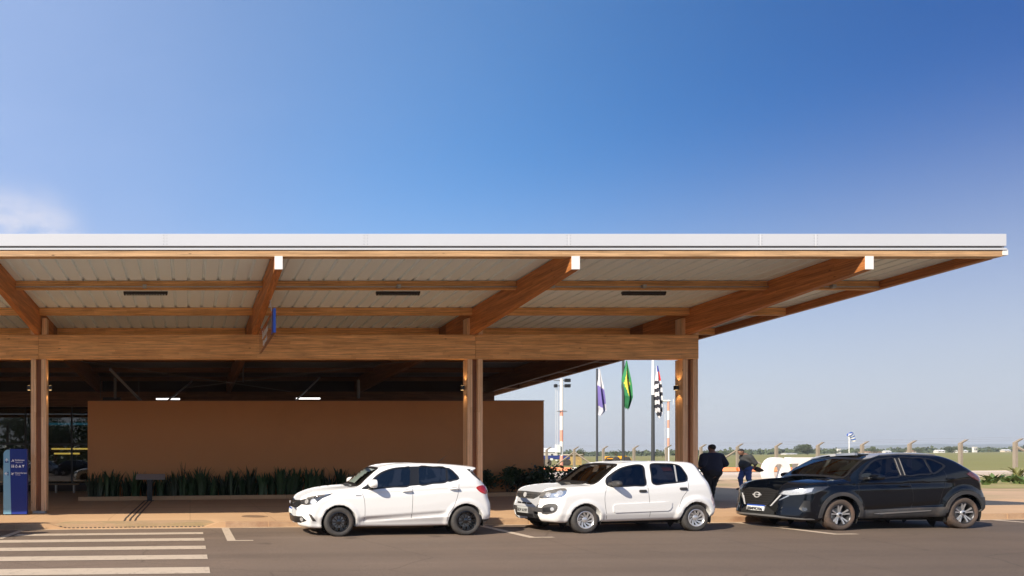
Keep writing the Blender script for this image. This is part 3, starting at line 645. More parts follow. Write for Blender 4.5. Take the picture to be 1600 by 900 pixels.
# columns: pairs of posts with a recessed web, a pale plinth and a wall light
zc0 = 4.340
for i, c in enumerate(CX):
    b = MB(); zb = g(c)+.13+.07
    for s_ in (-1, 1):
        b.box(c+(s_*.1425)-.0685, c+(s_*.1425)+.0685, 18.825, 19.13, zb, zc0)
    co = b.build('column', wood_z, bld, bevel=.004)
    b = MB(); b.box(c-.073, c+.073, 18.93, 19.05, zb, zc0); b.build('web', wood('web_wood%d' % i, 'Z', (.30, .13, .06), (.25, .10, .045), lam=.14) if i == 0 else bpy.data.materials['web_wood0'], co)
    b = MB(); b.box(c-.17, c+.17, 18.85, 19.10, g(c)+.10, zb-.002); b.build('plinth', concrete_light, co, bevel=.006)
    for s_ in (-1, 1):
        b = MB(); b.box(c+s_*.155-.07, c+s_*.155+.07, 18.83, 19.1, 5.016, zr(19)-.25); b.build('post_stub', wood_z, bld, bevel=.003)
    # second row at the back
    b = MB(); b.box(c-.2, c-.07, 31.5, 31.8, g(c)+.13, 4.0); b.box(c+.07, c+.2, 31.5, 31.8, g(c)+.13, 4.0); b.build('column', wood_z, bld)
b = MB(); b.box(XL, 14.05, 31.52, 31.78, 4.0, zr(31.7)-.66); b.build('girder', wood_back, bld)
# glazed front of the hall
YG = 32.1
frame_m = black_metal
wall_dark = M('dark_hall_wall', (.05, .035, .028), .8, 0, .1)  # near-black: deep shade at the back of the roof put into the colour
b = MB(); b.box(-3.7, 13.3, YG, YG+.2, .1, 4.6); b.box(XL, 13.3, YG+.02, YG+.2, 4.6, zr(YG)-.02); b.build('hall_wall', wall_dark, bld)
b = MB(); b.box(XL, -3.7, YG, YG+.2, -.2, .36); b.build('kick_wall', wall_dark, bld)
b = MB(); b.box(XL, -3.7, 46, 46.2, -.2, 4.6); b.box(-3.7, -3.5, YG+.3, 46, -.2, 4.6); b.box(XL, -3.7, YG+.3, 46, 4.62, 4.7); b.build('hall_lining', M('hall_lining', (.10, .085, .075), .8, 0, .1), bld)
b = MB(); b.box(-6.6, -3.72, YG-.03, YG-.001, zat(631, YG), zat(621, YG)); b.build('lintel', brown_render, bld)
mx = [-3.75, -5.57, -7.75, -9.9, -12.1, -14.3, -16.5, -18.7, -20.9]
for a, c in zip(mx[1:], mx[:-1]):
    b = MB(); b.box(a-.035, a+.035, YG, YG+.12, .36, 4.6); b.box(a+.035, c-.035, YG, YG+.12, .36, .44); b.box(a+.035, c-.035, YG, YG+.12, 4.5, 4.6); b.box(a+.035, c-.035, YG, YG+.12, 2.24, 2.33)
    w = b.build('window', frame_m, bld)
    b = MB(); b.box(a+.035, c-.035, YG+.05, YG+.062, .44, 2.24); b.build('pane', facade_glass, w)
    b = MB(); b.box(a+.035, c-.035, YG+.05, YG+.062, 2.33, 4.5); b.build('pane', facade_glass, w)
# conduit and bracing
b = MB(); b.tube([(XL, 16.12, zat(448, 16.12)), (XR-.16, 16.12, zat(448, 16.12))], .013, 6)
for p in (226, 623, 863, 1006, 1302): b.box(at(p, 16.1)-.045, at(p, 16.1)+.045, 16.06, 16.13, zat(450, 16.1), zat(445, 16.1))
b.build('conduit', steel, bld)
def rod(p0, D0, p1, D1, r=.010, m=rod_m, nm='tie_rod'):
    b = MB(); b.tube([(at(p0[0], D0), D0, zat(p0[1], D0)), (at(p1[0], D1), D1, zat(p1[1], D1))], r, 6); return b.build(nm, m, bld)
rod((60, 555), 22, (455, 612), 25); rod((700, 557), 22, (290, 606), 25); rod((380, 565), 25, (380, 597), 25, .02)
rod((172, 577), 24, (222, 628), 26.5, .05, strut_m, nm='strut'); rod((262, 626), 26.5, (300, 596), 29, .04, strut_m, nm='strut'); rod((462, 626), 26.5, (500, 590), 29, .04, strut_m, nm='strut')
rod((157, 588), 26, (157, 622), 26, .012, nm='hanger'); rod((180, 590), 26, (180, 622), 26, .06, nm='down_pipe'); rod((560, 594), 26, (560, 622), 26, .06, nm='down_pipe'); rod((217, 592), 26, (217, 622), 26, .012, nm='hanger')
b = MB(); b.box(at(161, 26.8), at(188, 26.8), 26.7, 27.0, zat(626, 26.8), zat(621, 26.8)); b.build('bracket_tray', black_metal, bld)

# ---------------------------------------------------------------- the air
b = MB(); b.box(-2700, 7000, -700, 6700, -45, 190)
hm, N, L, bb = new_mat('thin_haze'); N.remove(bb); pv = N.new('ShaderNodeVolumePrincipled'); pv.inputs['Color'].default_value = (.84, .92, 1, 1); pv.inputs['Density'].default_value = 2.0e-4; pv.inputs['Anisotropy'].default_value = .1
L.new(pv.outputs[0], N['Material Output'].inputs['Volume'])
hz_o = b.build('haze', hm, origin=(0, 0, 0)); hz_o['kind'] = 'stuff'
# ================================================================= CARS
car_white = M('white_car_paint', (.80, .80, .79), .32, 0, 0, coat=1); two_sided(car_white, (.02, .02, .02))
car_black = M('black_car_paint', (.003, .0045, .008), .3, .0, 0, coat=1, spec=0); two_sided(car_black, (.02, .02, .02))
car_silver = M('silver_car_paint', (.50, .51, .52), .3, .6, 0, coat=1); two_sided(car_silver, (.02, .02, .02))
trim_black = M('black_trim', (.012, .012, .013), .35, 0, .05)
cladding = M('grey_cladding', (.040, .040, .042), .6, 0, .12, 9, dirt=(.15, .11, .08), dirtscale=4, dirtamt=.35)
under_dark = M('underbody_dark', (.006, .006, .006), .9, 0, 0)
tyre_m = M('tyre_rubber', (.045, .042, .040), .8, 0, .15, 8, .3, 60, dirt=(.13, .095, .07), dirtscale=5, dirtamt=.5)
tyre_dusty = M('dusty_tyre_rubber', (.07, .052, .042), .85, 0, .15, 8, .3, 60, dirt=(.19, .115, .08), dirtscale=4, dirtamt=.9)
rim_black = M('gloss_black_alloy', (.010, .010, .011), .15, .2, 0, coat=1)
rim_silver = M('silver_wheel', (.72, .72, .73), .28, .75, .03)
rim_dark = M('dark_alloy', (.05, .05, .055), .35, .5, 0)
side_glass = glass('dark_tinted_glass', (.020, .022, .030), 1.75); shield_glass = glass('windscreen_glass', (.80, .88, .84), 1.6); shield_brown = glass('brown_tinted_windscreen', (.30, .27, .24), 1.55)
chrome = M('chrome', (.80, .80, .80), .08, 1, 0); badge_m = M('bright_badge_metal', (.62, .62, .62), .35, .3, 0)
lamp_silver = M('headlamp_reflector', (.62, .64, .66), .12, .85, .35, 26, 0, coat=1)
lamp_dark = M('lamp_dark_inner', (.10, .105, .11), .15, .6, .3, 20, coat=1)
lamp_clear = M('lamp_bright', (.55, .57, .60), .18, .5, .5, 40, coat=1)
lamp_red = M('red_tail_lamp', (.42, .012, .02), .12, 0, .25, 18, coat=1)
lamp_darkred = M('smoked_red_tail_lamp', (.09, .008, .016), .12, 0, .2, 18, coat=1)
seat_m = M('dark_seat_cloth', (.06, .058, .056), .9, 0, .1); seat_grey = M('grey_seat_cloth', (.11, .10, .09), .9, 0, .1)
plate_m = M('plate_white', (.72, .73, .72), .45, 0, .02); plate_ink = M('plate_ink', (.03, .03, .035), .5, 0, 0); plate_blue = M('plate_blue_band', (.02, .08, .42), .4, 0, 0)

def in_poly(px, pz, poly):
    ins = np.zeros(px.shape, bool); m = len(poly)
    for i in range(m):
        ax, az = poly[i]; bx, bz = poly[(i+1) % m]
        if az != bz: ins ^= (((az <= pz) & (bz > pz)) | ((bz <= pz) & (az > pz))) & (px-ax < (pz-az)/(bz-az)*(bx-ax))
    return ins
def grow(poly, d):
    P = np.array(poly, float); n = len(P); A = .5*np.sum(P[:, 0]*np.roll(P[:, 1], -1)-np.roll(P[:, 0], -1)*P[:, 1]); sg = 1 if A > 0 else -1
    out = []
    for i in range(n):
        e1 = P[i]-P[i-1]; e2 = P[(i+1) % n]-P[i]; e1 /= max(np.linalg.norm(e1), 1e-9); e2 /= max(np.linalg.norm(e2), 1e-9)
        n1 = np.array([e1[1], -e1[0]])*sg; n2 = np.array([e2[1], -e2[0]])*sg; q = n1+n2; q /= max(q@q/2, .35); out.append(P[i]+q*d)
    return np.array(out)
def uv_of(pts, ang):
    """Project (x,y,z) points on the plane square to a heading: 0 = seen from the front, 90 = seen from the near side."""
    ca, sa = math.cos(R(ang)), math.sin(R(ang)); return np.array([(-p[0]*sa+p[1]*ca, p[2]) for p in pts])
def panel(B, name, uv, ang, off, mat, parent, holes=(), mirror=False, smooth=0, rim=.012, step=.03, skip_sides=False):
    """A shaped piece that lies on the body skin inside an outline, with a turned-in rim."""
    uv = np.array(uv, float)
    if smooth: uv = catmull(uv, smooth)
    def dens(P):
        out = []
        for i in range(len(P)):
            a, c = P[i], P[(i+1) % len(P)]; k = max(1, int(np.linalg.norm(c-a)/step))
            out += [a+(c-a)*j/k for j in range(k)]
        return out
    loops = [dens(uv)]+[dens(np.array(h, float)) for h in holes]
    pts = []; edges = []
    for lp in loops:
        n0 = len(pts); pts += lp; edges += [(n0+i, n0+(i+1) % len(lp)) for i in range(len(lp))]
    lo, hi = uv.min(0), uv.max(0); gx, gz = np.meshgrid(np.arange(lo[0], hi[0], step), np.arange(lo[1], hi[1], step)); gx = gx.ravel(); gz = gz.ravel()
    keep = sd_poly(gx, gz, uv) < -step*.45
    for h in holes: keep &= sd_poly(gx, gz, np.array(h)) > step*.45
    pts += [np.array(q) for q in zip(gx[keep], gz[keep])]
    res = geometry.delaunay_2d_cdt([Vector(p) for p in pts], edges, [], 0, 1e-5)
    V = np.array([tuple(v) for v in res[0]]); T = [tuple(f) for f in res[2]]
    C = np.array([V[list(f)].mean(0) for f in T]); ok = in_poly(C[:, 0], C[:, 1], uv)
    for h in holes: ok &= ~in_poly(C[:, 0], C[:, 1], np.array(h))
    T = [t for t, k in zip(T, ok) if k]
    ca, sa = math.cos(R(ang)), math.sin(R(ang)); u, z = V[:, 0], V[:, 1]
    px, py = -u*sa, u*ca; ox, oy = px-ca*4, py-sa*4
    X, Y, Z, hit = B.cast(ox, oy, z, np.full(len(u), ca), np.full(len(u), sa), np.zeros(len(u)))
    n = B.grad(X, Y, Z); n /= np.maximum(np.linalg.norm(n, axis=1), 1e-6)[:, None]; P = np.stack([X, Y, Z], 1)
    T = [t for t in T if all(hit[i] for i in t)]
    top = P+n*off; vs = top.tolist(); fs = []
    for t in T:
        a, b_, c = (top[i] for i in t); nn = np.cross(b_-a, c-a); fs.append(t if nn@n[t[0]] > 0 else t[::-1])
    cnt = {}
    for t in fs:
        for i in range(len(t)):
            e = (t[i], t[(i+1) % len(t)]); cnt[e] = 1
    low = {}
    for (i, j) in list(cnt):
        if (j, i) not in cnt:
            for q in (i, j):
                if q not in low: low[q] = len(vs); vs.append((P[q]-n[q]*rim).tolist())
            fs.append((j, i, low[i], low[j]))
    if mirror:
        m = len(vs); vs += [(v[0], -v[1], v[2]) for v in vs]; fs += [tuple(i+m for i in f)[::-1] for f in fs]
    me = bpy.data.meshes.new(name); me.from_pydata(vs, [], fs); me.materials.append(mat)
    me.polygons.foreach_set('use_smooth', [True]*len(me.polygons)); me.set_sharp_from_angle(angle=R(50)); me.update()
    o = bpy.data.objects.new(name, me); COL.objects.link(o); o.parent = parent; return o
def flip(o):
    """The same part on the far side."""
    c = o.copy(); c.data = o.data.copy(); COL.objects.link(c); c.parent = o.parent
    c.data.transform(Matrix.Diagonal((1, -1, 1, 1))); c.data.flip_normals(); c.location = (o.location.x, -o.location.y, o.location.z)
    for ch in o.children:
        k = ch.copy(); k.data = ch.data.copy(); COL.objects.link(k); k.parent = c; k.data.transform(Matrix.Diagonal((1, -1, 1, 1))); k.data.flip_normals()
    return c
def ribbon(pts, w):
    P = catmull(pts, 6, closed=False) if len(pts) > 2 else np.array(pts, float); L_, R_ = [], []
    for i in range(len(P)):
        d = P[min(i+1, len(P)-1)]-P[max(i-1, 0)]; d = d/max(np.linalg.norm(d), 1e-9); nn = np.array([-d[1], d[0]])*w/2; L_.append(P[i]+nn); R_.append(P[i]-nn)
    return np.array(L_+R_[::-1])
def S(pts): return [(-p[0], p[-1]) for p in pts]            # side view outline: u = -x
def rbox(b, x0, x1, y0, y1, z0, z1, r=.04, tilt=0, piv=None):
    vs = []
    for dx, dy, dz in [(a, c, d) for d in (0, 1) for (a, c) in ((0, 0), (1, 0), (1, 1), (0, 1))]:
        vs.append((x0+(x1-x0)*dx, y0+(y1-y0)*dy, z0+(z1-z0)*dz))
    if tilt: vs = [(piv[0]+(v[0]-piv[0])*math.cos(tilt)+(v[2]-piv[1])*math.sin(tilt), v[1], piv[1]-(v[0]-piv[0])*math.sin(tilt)+(v[2]-piv[1])*math.cos(tilt)) for v in vs]
    b.hexa(vs)

def body_mesh(B, name, mat, parent, cuts_side, shield, h=.02):
    C = B.C; lo = (C['x0']-.06, -C['W']-.06, .1); hi = (C['x1']+.06, C['W']+.06, 1.62)
    P, Q = surface_nets(lambda x, y, z: B.F(x, y, z, False), lo, hi, h)
    for it in range(3):
        n = B.grad(P[:, 0], P[:, 1], P[:, 2], .003, True) if it != 1 else n; f = B.F(P[:, 0], P[:, 1], P[:, 2]); gg = np.maximum((n*n).sum(1), .3)
        st = n*(f/gg)[:, None]; ln = np.linalg.norm(st, axis=1); st *= np.minimum(1, h*.5/np.maximum(ln, 1e-9))[:, None]; P = P-st*.9
    c = P[Q].mean(1); e1 = P[Q[:, 2]]-P[Q[:, 0]]; e2 = P[Q[:, 3]]-P[Q[:, 1]]; nn = np.cross(e1, e2); nn /= np.maximum(np.linalg.norm(nn, axis=1), 1e-12)[:, None]
    rm = np.zeros(len(Q), bool)
    for poly in cuts_side: rm |= in_poly(c[:, 0], c[:, 2], grow(poly, .014)) & (np.abs(nn[:, 1]) > .45)
    if shield is not None: rm |= in_poly(c[:, 1], c[:, 2], grow(shield, .014)) & (nn[:, 0] < -.25) & (c[:, 0] < 1.6)
    o = np_obj(name, P, Q[~rm], mat, parent); o.data.set_sharp_from_angle(angle=R(38)); return o

def wheel(parent, x, side, R_, W, hw, style, tyre, steer=0):
    """Tyre with tread blocks and rounded shoulders, rim and spokes; side -1 = near side."""
    t = MB(); w2 = W/2; r0 = R_*.665 if style != 'turbine' else R_*.63
    prof = [(r0, -w2*.90), (r0+.012, -w2*1.0), (r0+(R_-r0)*.55, -w2*1.06), (R_-.028, -w2*1.0), (R_-.010, -w2*.84), (R_-.001, -w2*.70), (R_, -w2*.36), (R_-.008, -w2*.34), (R_-.008, -w2*.30), (R_, -w2*.28), (R_, w2*.28), (R_-.008, w2*.30), (R_-.008, w2*.34), (R_, w2*.36), (R_-.001, w2*.70), (R_-.010, w2*.84), (R_-.028, w2), (r0+(R_-r0)*.55, w2*1.06), (r0+.012, w2), (r0, w2*.9)]
    t.lathe(prof, 56, 'y', close=True)
    wo = t.build('wheel', tyre, parent, smooth=R(35), origin=(0, 0, 0)); wo.location = (x, side*(hw-w2*1.02), R_-.004); wo.rotation_euler = (0, 0, (0 if side < 0 else math.pi)+steer)
    y0 = -w2*.90
    b = MB(); b.lathe([(r0+.004, y0-.004), (r0-.004, y0-.008), (r0-.012, y0), (r0-.018, y0+.03), (r0-.03, w2*.8), (r0+.003, w2*.85)], 56, 'y')
    b.lathe([(0, w2*.1), (r0-.03, w2*.12)], 40, 'y')
    barrel = b.build('rim', rim_silver if style == 'turbine' else rim_dark if style == 'machined' else rim_black, wo, smooth=R(40), origin=(0, 0, 0))
    b = MB(); disc = MB(); disc.lathe([(.045, .0), (.045, -.012), (r0*.62, -.012), (r0*.62, .0)], 36, 'y', (0, w2*.02, 0)); disc.build('brake_disc', steel, wo, smooth=R(40), origin=(0, 0, 0))
    rr = r0-.008
    def spoke(b, a0, a1, wi, wo_, dep=.02, curve=0, rin=.045):
        n = 7; vs = []
        for i in range(n):
            q = i/(n-1); r = rin+(rr-rin)*q; a = a0+(a1-a0)*q+curve*math.sin(q*math.pi); w = wi+(wo_-wi)*q; y = y0+.012+.018*math.sin(q*math.pi*.5)**2*-.3+.012*(1-q)
            ca, sa = math.cos(a), math.sin(a)
            for s_ in (-1, 1): vs.append((r*ca-s_*w/2*sa, y, r*sa+s_*w/2*ca))
            for s_ in (-1, 1): vs.append((r*ca-s_*w/2*.8*sa, y+dep, r*sa+s_*w/2*.8*ca))
        fs = []
        for i in range(n-1):
            k = i*4; m = k+4; fs += [(k, k+1, m+1, m), (k+2, m+2, m+3, k+3), (k, m, m+2, k+2), (k+1, k+3, m+3, m+1)]
        b.add(vs, fs)
    if style == 'black':
        for k in range(10):
            a = 2*math.pi*k/10
            for d in (-.13, .13): spoke(b, a+d*.4, a+d, .011, .013)
        m = rim_black
    elif style == 'turbine':
        for k in range(10):
            a = 2*math.pi*k/10; spoke(b, a, a+.55, .020, .052, .014, .10, .05)
        b.lathe([(rr+.004, y0+.002), (rr-.020, y0+.006), (rr-.022, y0+.02)], 56, 'y'); m = rim_silver
    else:
        for k in range(5):
            a = 2*math.pi*k/5+math.pi/2
            for d in (-1, 1): spoke(b, a+d*.13, a+d*.21, .016, .034)
        m = rim_silver
    b.lathe([(0, y0+.008), (.030, y0+.008), (.052, y0+.016), (.055, y0+.035)], 20, 'y')
    if style == 'machined':
        b2 = MB(); b2.lathe([(0, y0+.004), (.028, y0+.004), (.03, y0+.02)], 18, 'y'); b2.build('hub_cap', rim_dark, wo, smooth=R(40), origin=(0, 0, 0))
        b3 = MB()
        for k in range(5):
            a = 2*math.pi*k/5+math.pi/2; spoke(b3, a, a, .035, .055, .006, 0, .05)
        for v in range(len(b3.v)): b3.v[v] = (b3.v[v][0], b3.v[v][1]+.012, b3.v[v][2])
        b3.build('spoke_inset', rim_dark, wo, origin=(0, 0, 0))
    if style == 'turbine':
        b2 = MB(); b2.lathe([(0, w2*.0), (rr-.004, w2*.0)], 40, 'y'); b2.build('wheel_disc', under_dark, wo, origin=(0, 0, 0))
    b.build('spokes', m, wo, smooth=R(35), origin=(0, 0, 0))
    return wo

def mirror_pod(parent, x, y, z, sx, sy, sz, mat, rearface=True):
    def F(a, b_, c):
        u = (a-x)/sx; v = (b_-y)/sy; w = (c-z)/sz
        return ((np.abs(u)**2.6+np.abs(v)**2.6+np.abs(w)**2.4)**(1/2.5)-1)*min(sx, sy, sz)
    P, Q = surface_nets(F, (x-sx-.03, y-sy-.03, z-sz-.03), (x+sx+.03, y+sy+.03, z+sz+.03), .012)
    P[:, 0] = np.where(P[:, 0] > x+sx*.45, x+sx*.45, P[:, 0])
    return np_obj('mirror', P, Q, mat, parent)

def make_car(B, name, label, paint, spec):
    C = B.C; root = thing(name, (0, 0, 0), label, 'car'); del WL[root.name]
    sh = spec['shield']                                     # windscreen outline in (y,z), right half then mirrored
    shield = [(-y, z) for y, z in sh]+[(y, z) for y, z in sh[::-1]]
    side_polys = [[(p[0], p[1]) for p in q] for q in spec['glass']]
    body = body_mesh(B, 'body', paint, root, side_polys, shield)
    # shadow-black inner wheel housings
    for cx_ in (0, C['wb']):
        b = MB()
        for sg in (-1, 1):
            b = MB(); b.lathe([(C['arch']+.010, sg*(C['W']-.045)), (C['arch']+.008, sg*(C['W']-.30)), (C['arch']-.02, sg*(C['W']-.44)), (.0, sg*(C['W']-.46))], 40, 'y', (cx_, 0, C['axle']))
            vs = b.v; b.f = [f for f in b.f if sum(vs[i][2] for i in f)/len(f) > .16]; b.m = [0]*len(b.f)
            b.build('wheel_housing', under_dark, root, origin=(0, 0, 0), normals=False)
    # glass with gasket
    for q, nm in zip(side_polys, spec['glass_names']):
        gm = spec.get('front_glass', side_glass) if nm == 'front_window' else side_glass
        u = [(-x, z) for x, z in q]; us = catmull(u, 4) if spec.get('gsmooth', 1) else np.array(u)
        o = panel(B, nm, grow(us, .004), 90, .002, gm, root, rim=.004)
        panel(B, 'window_gasket', grow(us, .024), 90, .007, trim_black, o, holes=[grow(us, -.002)], rim=.006); flip(o)
    ws = panel(B, 'windscreen', grow(catmull(shield, 3), .006), 0, .002, spec.get('shield_mat', shield_glass), root, rim=.004)
    panel(B, 'windscreen_band', grow(catmull(shield, 3), .018), 0, .006, trim_black, ws, holes=[grow(catmull(shield, 3), -.016)], rim=.006)
    if 'trim' in spec:
        u = catmull([(-x, z) for x, z in spec['trim']], 3)
        o = panel(B, 'window_trim', u, 90, .005, trim_black, root, holes=[grow(catmull([(-x, z) for x, z in q], 4) if spec.get('gsmooth', 1) else np.array([(-x, z) for x, z in q]), .006) for q in side_polys], rim=.004); flip(o)
    # cabin
    zs = spec.get('cabin', 0); st = spec.get('seat_mat', seat_m)
    b = MB(); rbox(b, .42, .80, -.66, .66, .70, .90+zs*.5); b.build('dashboard', M('dashboard_plastic', (.13, .13, .125), .7, 0, .05), root, bevel=.05, smooth=True)
    b = MB(); b.box(.2, 2.75, -.66, .66, .24, .30); b.build('cabin_floor', under_dark, root)
    for yy in (-.36, .36):
        b = MB(); rbox(b, 1.12, 1.62, yy-.24, yy+.24, .42, .58); rbox(b, 1.56, 1.70, yy-.23, yy+.23, .55, 1.10+zs, tilt=.25, piv=(1.6, .55))
        s_ = b.build('front_seat', st, root, bevel=.045, smooth=True)
        b = MB(); rbox(b, 1.56, 1.66, yy-.13, yy+.13, 1.15+zs, 1.33+zs, tilt=.25, piv=(1.6, .55)); b.build('headrest', st, s_, bevel=.04, smooth=True)
    b = MB(); rbox(b, 2.0, 2.45, -.6, .6, .42, .58); rbox(b, 2.40, 2.54, -.6, .6, .55, 1.05+zs, tilt=.25, piv=(2.4, .55)); b.build('rear_seat', st, root, bevel=.04, smooth=True)
    b = MB(); b.tube([(1.02+.10*math.sin(a), -.36+.18*math.cos(a), .93+zs+.16*math.sin(a)) for a in [i*math.pi/12 for i in range(25)]], .015, 8, caps=False); b.box(.85, 1.03, -.38, -.34, .88+zs, .93+zs); b.build('steering_wheel', under_dark, root)
    b = MB(); rbox(b, .93, .96, -.11, .11, C['roofz']-.20, C['roofz']-.13); b.build('rear_view_mirror', under_dark, root, bevel=.01)
    # wheels
    for x, st_ in ((0, spec.get('steer', 0)), (C['wb'], 0)):
        for sd in (-1, 1): wheel(root, x, sd, spec['R'], spec['TW'], C['W']-.012, spec['wheels'], spec.get('tyre', tyre_m), st_)
    b = MB(); b.box(.35, C['wb']-.35, -.6, .6, .17, .24); b.box(-.5, .4, -.4, .4, .17, .3); b.box(C['wb']-.2, C['wb']+.4, -.35, .35, .19, .3); b.tube([(.0, -.6, C['axle']-.03), (.0, .6, C['axle']-.03)], .03); b.tube([(C['wb'], -.6, C['axle']-.03), (C['wb'], .6, C['axle']-.03)], .035); b.build('underbody', under_dark, root)
    for sm in spec['seams']:
        o = panel(B, 'door_seam', ribbon([(-x, z) for x, z in sm], .007), 90, .0008, trim_black, root, rim=.002)
    return root
def place(root, loc, yaw):
    root.location = loc; root.rotation_mode = 'XYZ'
    root.rotation_euler = (0, GANG, yaw)
def halfring(cx, cz, r0, r1, zmin, n=36, a0=None, a1=None):
    f0 = math.asin((zmin-cz)/r1) if a0 is None else a0; f1 = math.pi-f0 if a1 is None else a1
    A = [f0+(f1-f0)*i/n for i in range(n+1)]; return [(cx+r1*math.cos(a), cz+r1*math.sin(a)) for a in A]+[(cx+r0*math.cos(a), cz+r0*math.sin(a)) for a in A[::-1]]

# ---- white hatchback -------------------------------------------------------
BH = Body(dict(HATCH, roofz=1.45))
fg = [(.585, .966), (.72, 1.118), (.905, 1.252), (1.148, 1.333), (1.40, 1.357), (1.485, 1.360), (1.465, 1.20), (1.417, 1.023), (1.1, .995), (.867, .978)]
rg = [(1.68, 1.362), (1.95, 1.358), (2.185, 1.338), (2.172, 1.2), (2.159, 1.096), (1.88, 1.058), (1.63, 1.035), (1.645, 1.2)]
qg = [(2.235, 1.327), (2.30, 1.290), (2.345, 1.235), (2.392, 1.143), (2.30, 1.118), (2.205, 1.100), (2.215, 1.2)]
wt = [(.473, .951), (.595, 1.03), (.755, 1.174), (.969, 1.297), (1.21, 1.360), (1.505, 1.384), (1.935, 1.382), (2.215, 1.356), (2.341, 1.276), (2.428, 1.134), (2.162, 1.076), (1.616, 1.015), (.865, .964), (.579, .942)]
hatch = make_car(BH, 'hatchback_car', 'white five-door hatchback with gloss black wheels in front of the brown wall', car_white, dict(
    shield=[(.02, 1.048), (.32, 1.038), (.60, 1.010), (.585, 1.10), (.535, 1.27), (.50, 1.335), (.25, 1.362), (.02, 1.370)], glass=[fg, rg, qg], glass_names=['front_window', 'rear_window', 'quarter_window'], trim=wt,
    R=.296, TW=.195, wheels='black', seams=[[(.44, .93), (.50, .75), (.515, .50), (.50, .28)], [(1.476, .99), (1.468, .74), (1.445, .30)], [(2.41, 1.11), (2.37, .80), (2.27, .55), (2.18, .42), (2.17, .28)]]))
def corner(B, name, pts, ang, off, mat, root, both=True, smooth=0, **k):
    o = panel(B, name, uv_of(pts, ang), ang, off, mat, root, smooth=smooth, **k)
    if both: return o, flip(o)
    return o, None
HL = [(-.709, -.458, .718), (-.554, -.658, .776), (-.366, -.751, .825), (-.223, -.777, .857), (-.105, -.797, .866), (-.185, -.817, .827), (-.323, -.817, .773), (-.436, -.825, .691), (-.488, -.806, .654), (-.617, -.693, .629), (-.703, -.538, .638)]
o, _ = corner(BH, 'headlight', HL, 50, .003, lamp_dark, hatch)
for c_, r_ in (((-.60, -.64, .70), .050), ((-.48, -.745, .705), .060)):
    u0 = uv_of([c_], 50)[0]; q = panel(BH, 'lamp_reflector', [(u0[0]+r_*math.cos(a), u0[1]+r_*.9*math.sin(a)) for a in np.linspace(0, 6.28, 17)[:-1]], 50, .006, lamp_clear, o)
panel(BH, 'lamp_strip', uv_of([(-.60, -.60, .775), (-.366, -.741, .832), (-.14, -.79, .862), (-.22, -.80, .84), (-.40, -.77, .79), (-.58, -.64, .755)], 50), 50, .007, lamp_silver, o)
Y_, Z_ = 0, 1
gr = panel(BH, 'grille', [(-.55, .64), (-.46, .575), (-.25, .56), (.25, .56), (.46, .575), (.55, .64), (.46, .72), (.2, .71), (-.2, .71), (-.46, .72)], 0, .002, trim_black, hatch)
for z in (.60, .635, .67): panel(BH, 'grille_bar', [(-.44, z), (.44, z), (.44, z+.012), (-.44, z+.012)], 0, .008, lamp_dark, gr)
text_mesh('grille_lettering', 'FIAT', .085, badge_m, hatch, (-.853, 0, .652), (R(90), 0, R(-90)), .006)
panel(BH, 'lower_intake', [(-.62, .40), (-.73, .315), (-.55, .26), (.55, .26), (.73, .315), (.62, .40), (.3, .385), (-.3, .385)], 0, .002, trim_black, hatch)
for sy in (-1, 1): panel(BH, 'fog_lamp', [(sy*.60+.045*math.cos(a), .335+.04*math.sin(a)) for a in np.linspace(0, 6.28, 15)[:-1]], 0, .006, lamp_clear, hatch)
corner(BH, 'bumper_slash', [(-.601, -.763, .466), (-.544, -.812, .442), (-.448, -.80, .309), (-.522, -.79, .314)], 70, .002, cladding, hatch)
pl = panel(BH, 'number_plate', [(-.20, .43), (.20, .43), (.20, .545), (-.20, .545)], 0, .012, plate_m, hatch)
panel(BH, 'plate_band', [(-.20, .52), (.20, .52), (.20, .545), (-.20, .545)], 0, .014, plate_blue, pl)
TL = [(2.747, -.834, .954), (2.80, -.839, .990), (2.96, -.80, .992), (3.02, -.72, .94), (2.99, -.74, .84), (2.916, -.828, .826), (2.827, -.84, .861), (2.764, -.837, .917)]
corner(BH, 'tail_light', TL, 110, .006, lamp_red, hatch, smooth=2)
for (x0, z0) in ((1.262, .897), (2.205, .932)):
    b = MB(); b.tube([(x0, -.858, z0), (x0+.03, -.888, z0+.006), (x0+.10, -.894, z0+.008), (x0+.17, -.888, z0+.006), (x0+.20, -.858, z0)], [.012, .017, .019, .017, .012], 8)
    h_ = b.build('door_handle', car_white, hatch, smooth=True, origin=(0, 0, 0)); flip(h_)
    o = panel(BH, 'handle_recess_shade', [(-x0-.03-.075*math.cos(a)*1.0-.07, z0+.008+.028*math.sin(a)) for a in np.linspace(0, 6.28, 19)[:-1]], 90, .0015, M('recess_shade_grey', (.35, .35, .35), .5, 0, 0), hatch)  # grey patch paints the shade round the handle onto the body
panel(BH, 'side_badge', [(-.335, .812), (-.445, .812), (-.45, .824), (-.335, .825)], 90, .004, trim_black, hatch)
m_ = mirror_pod(hatch, .67, -.955, 1.06, .10, .125, .085, car_white); flip(m_)
b = MB(); b.tube([(.60, -.80, .965), (.66, -.93, .985)], [.035, .03], 10); b.build('mirror_stalk', trim_black, m_, smooth=True, origin=(0, 0, 0))
panel(BH, 'sail_panel', [(-.47, .953), (-.60, 1.03), (-.70, 1.115), (-.60, .965), (-.585, .95)], 90, .004, trim_black, hatch)
b = MB(); b.tube([(2.28, 0, 1.452), (2.47, 0, 1.60)], [.006, .003], 6); b.build('aerial', trim_black, hatch, origin=(0, 0, 0))
corner(BH, 'rear_glass_edge', [(2.60, -.67, 1.315), (2.66, -.65, 1.325), (2.90, -.73, 1.10), (2.84, -.765, 1.09)], 120, .003, trim_black, hatch)
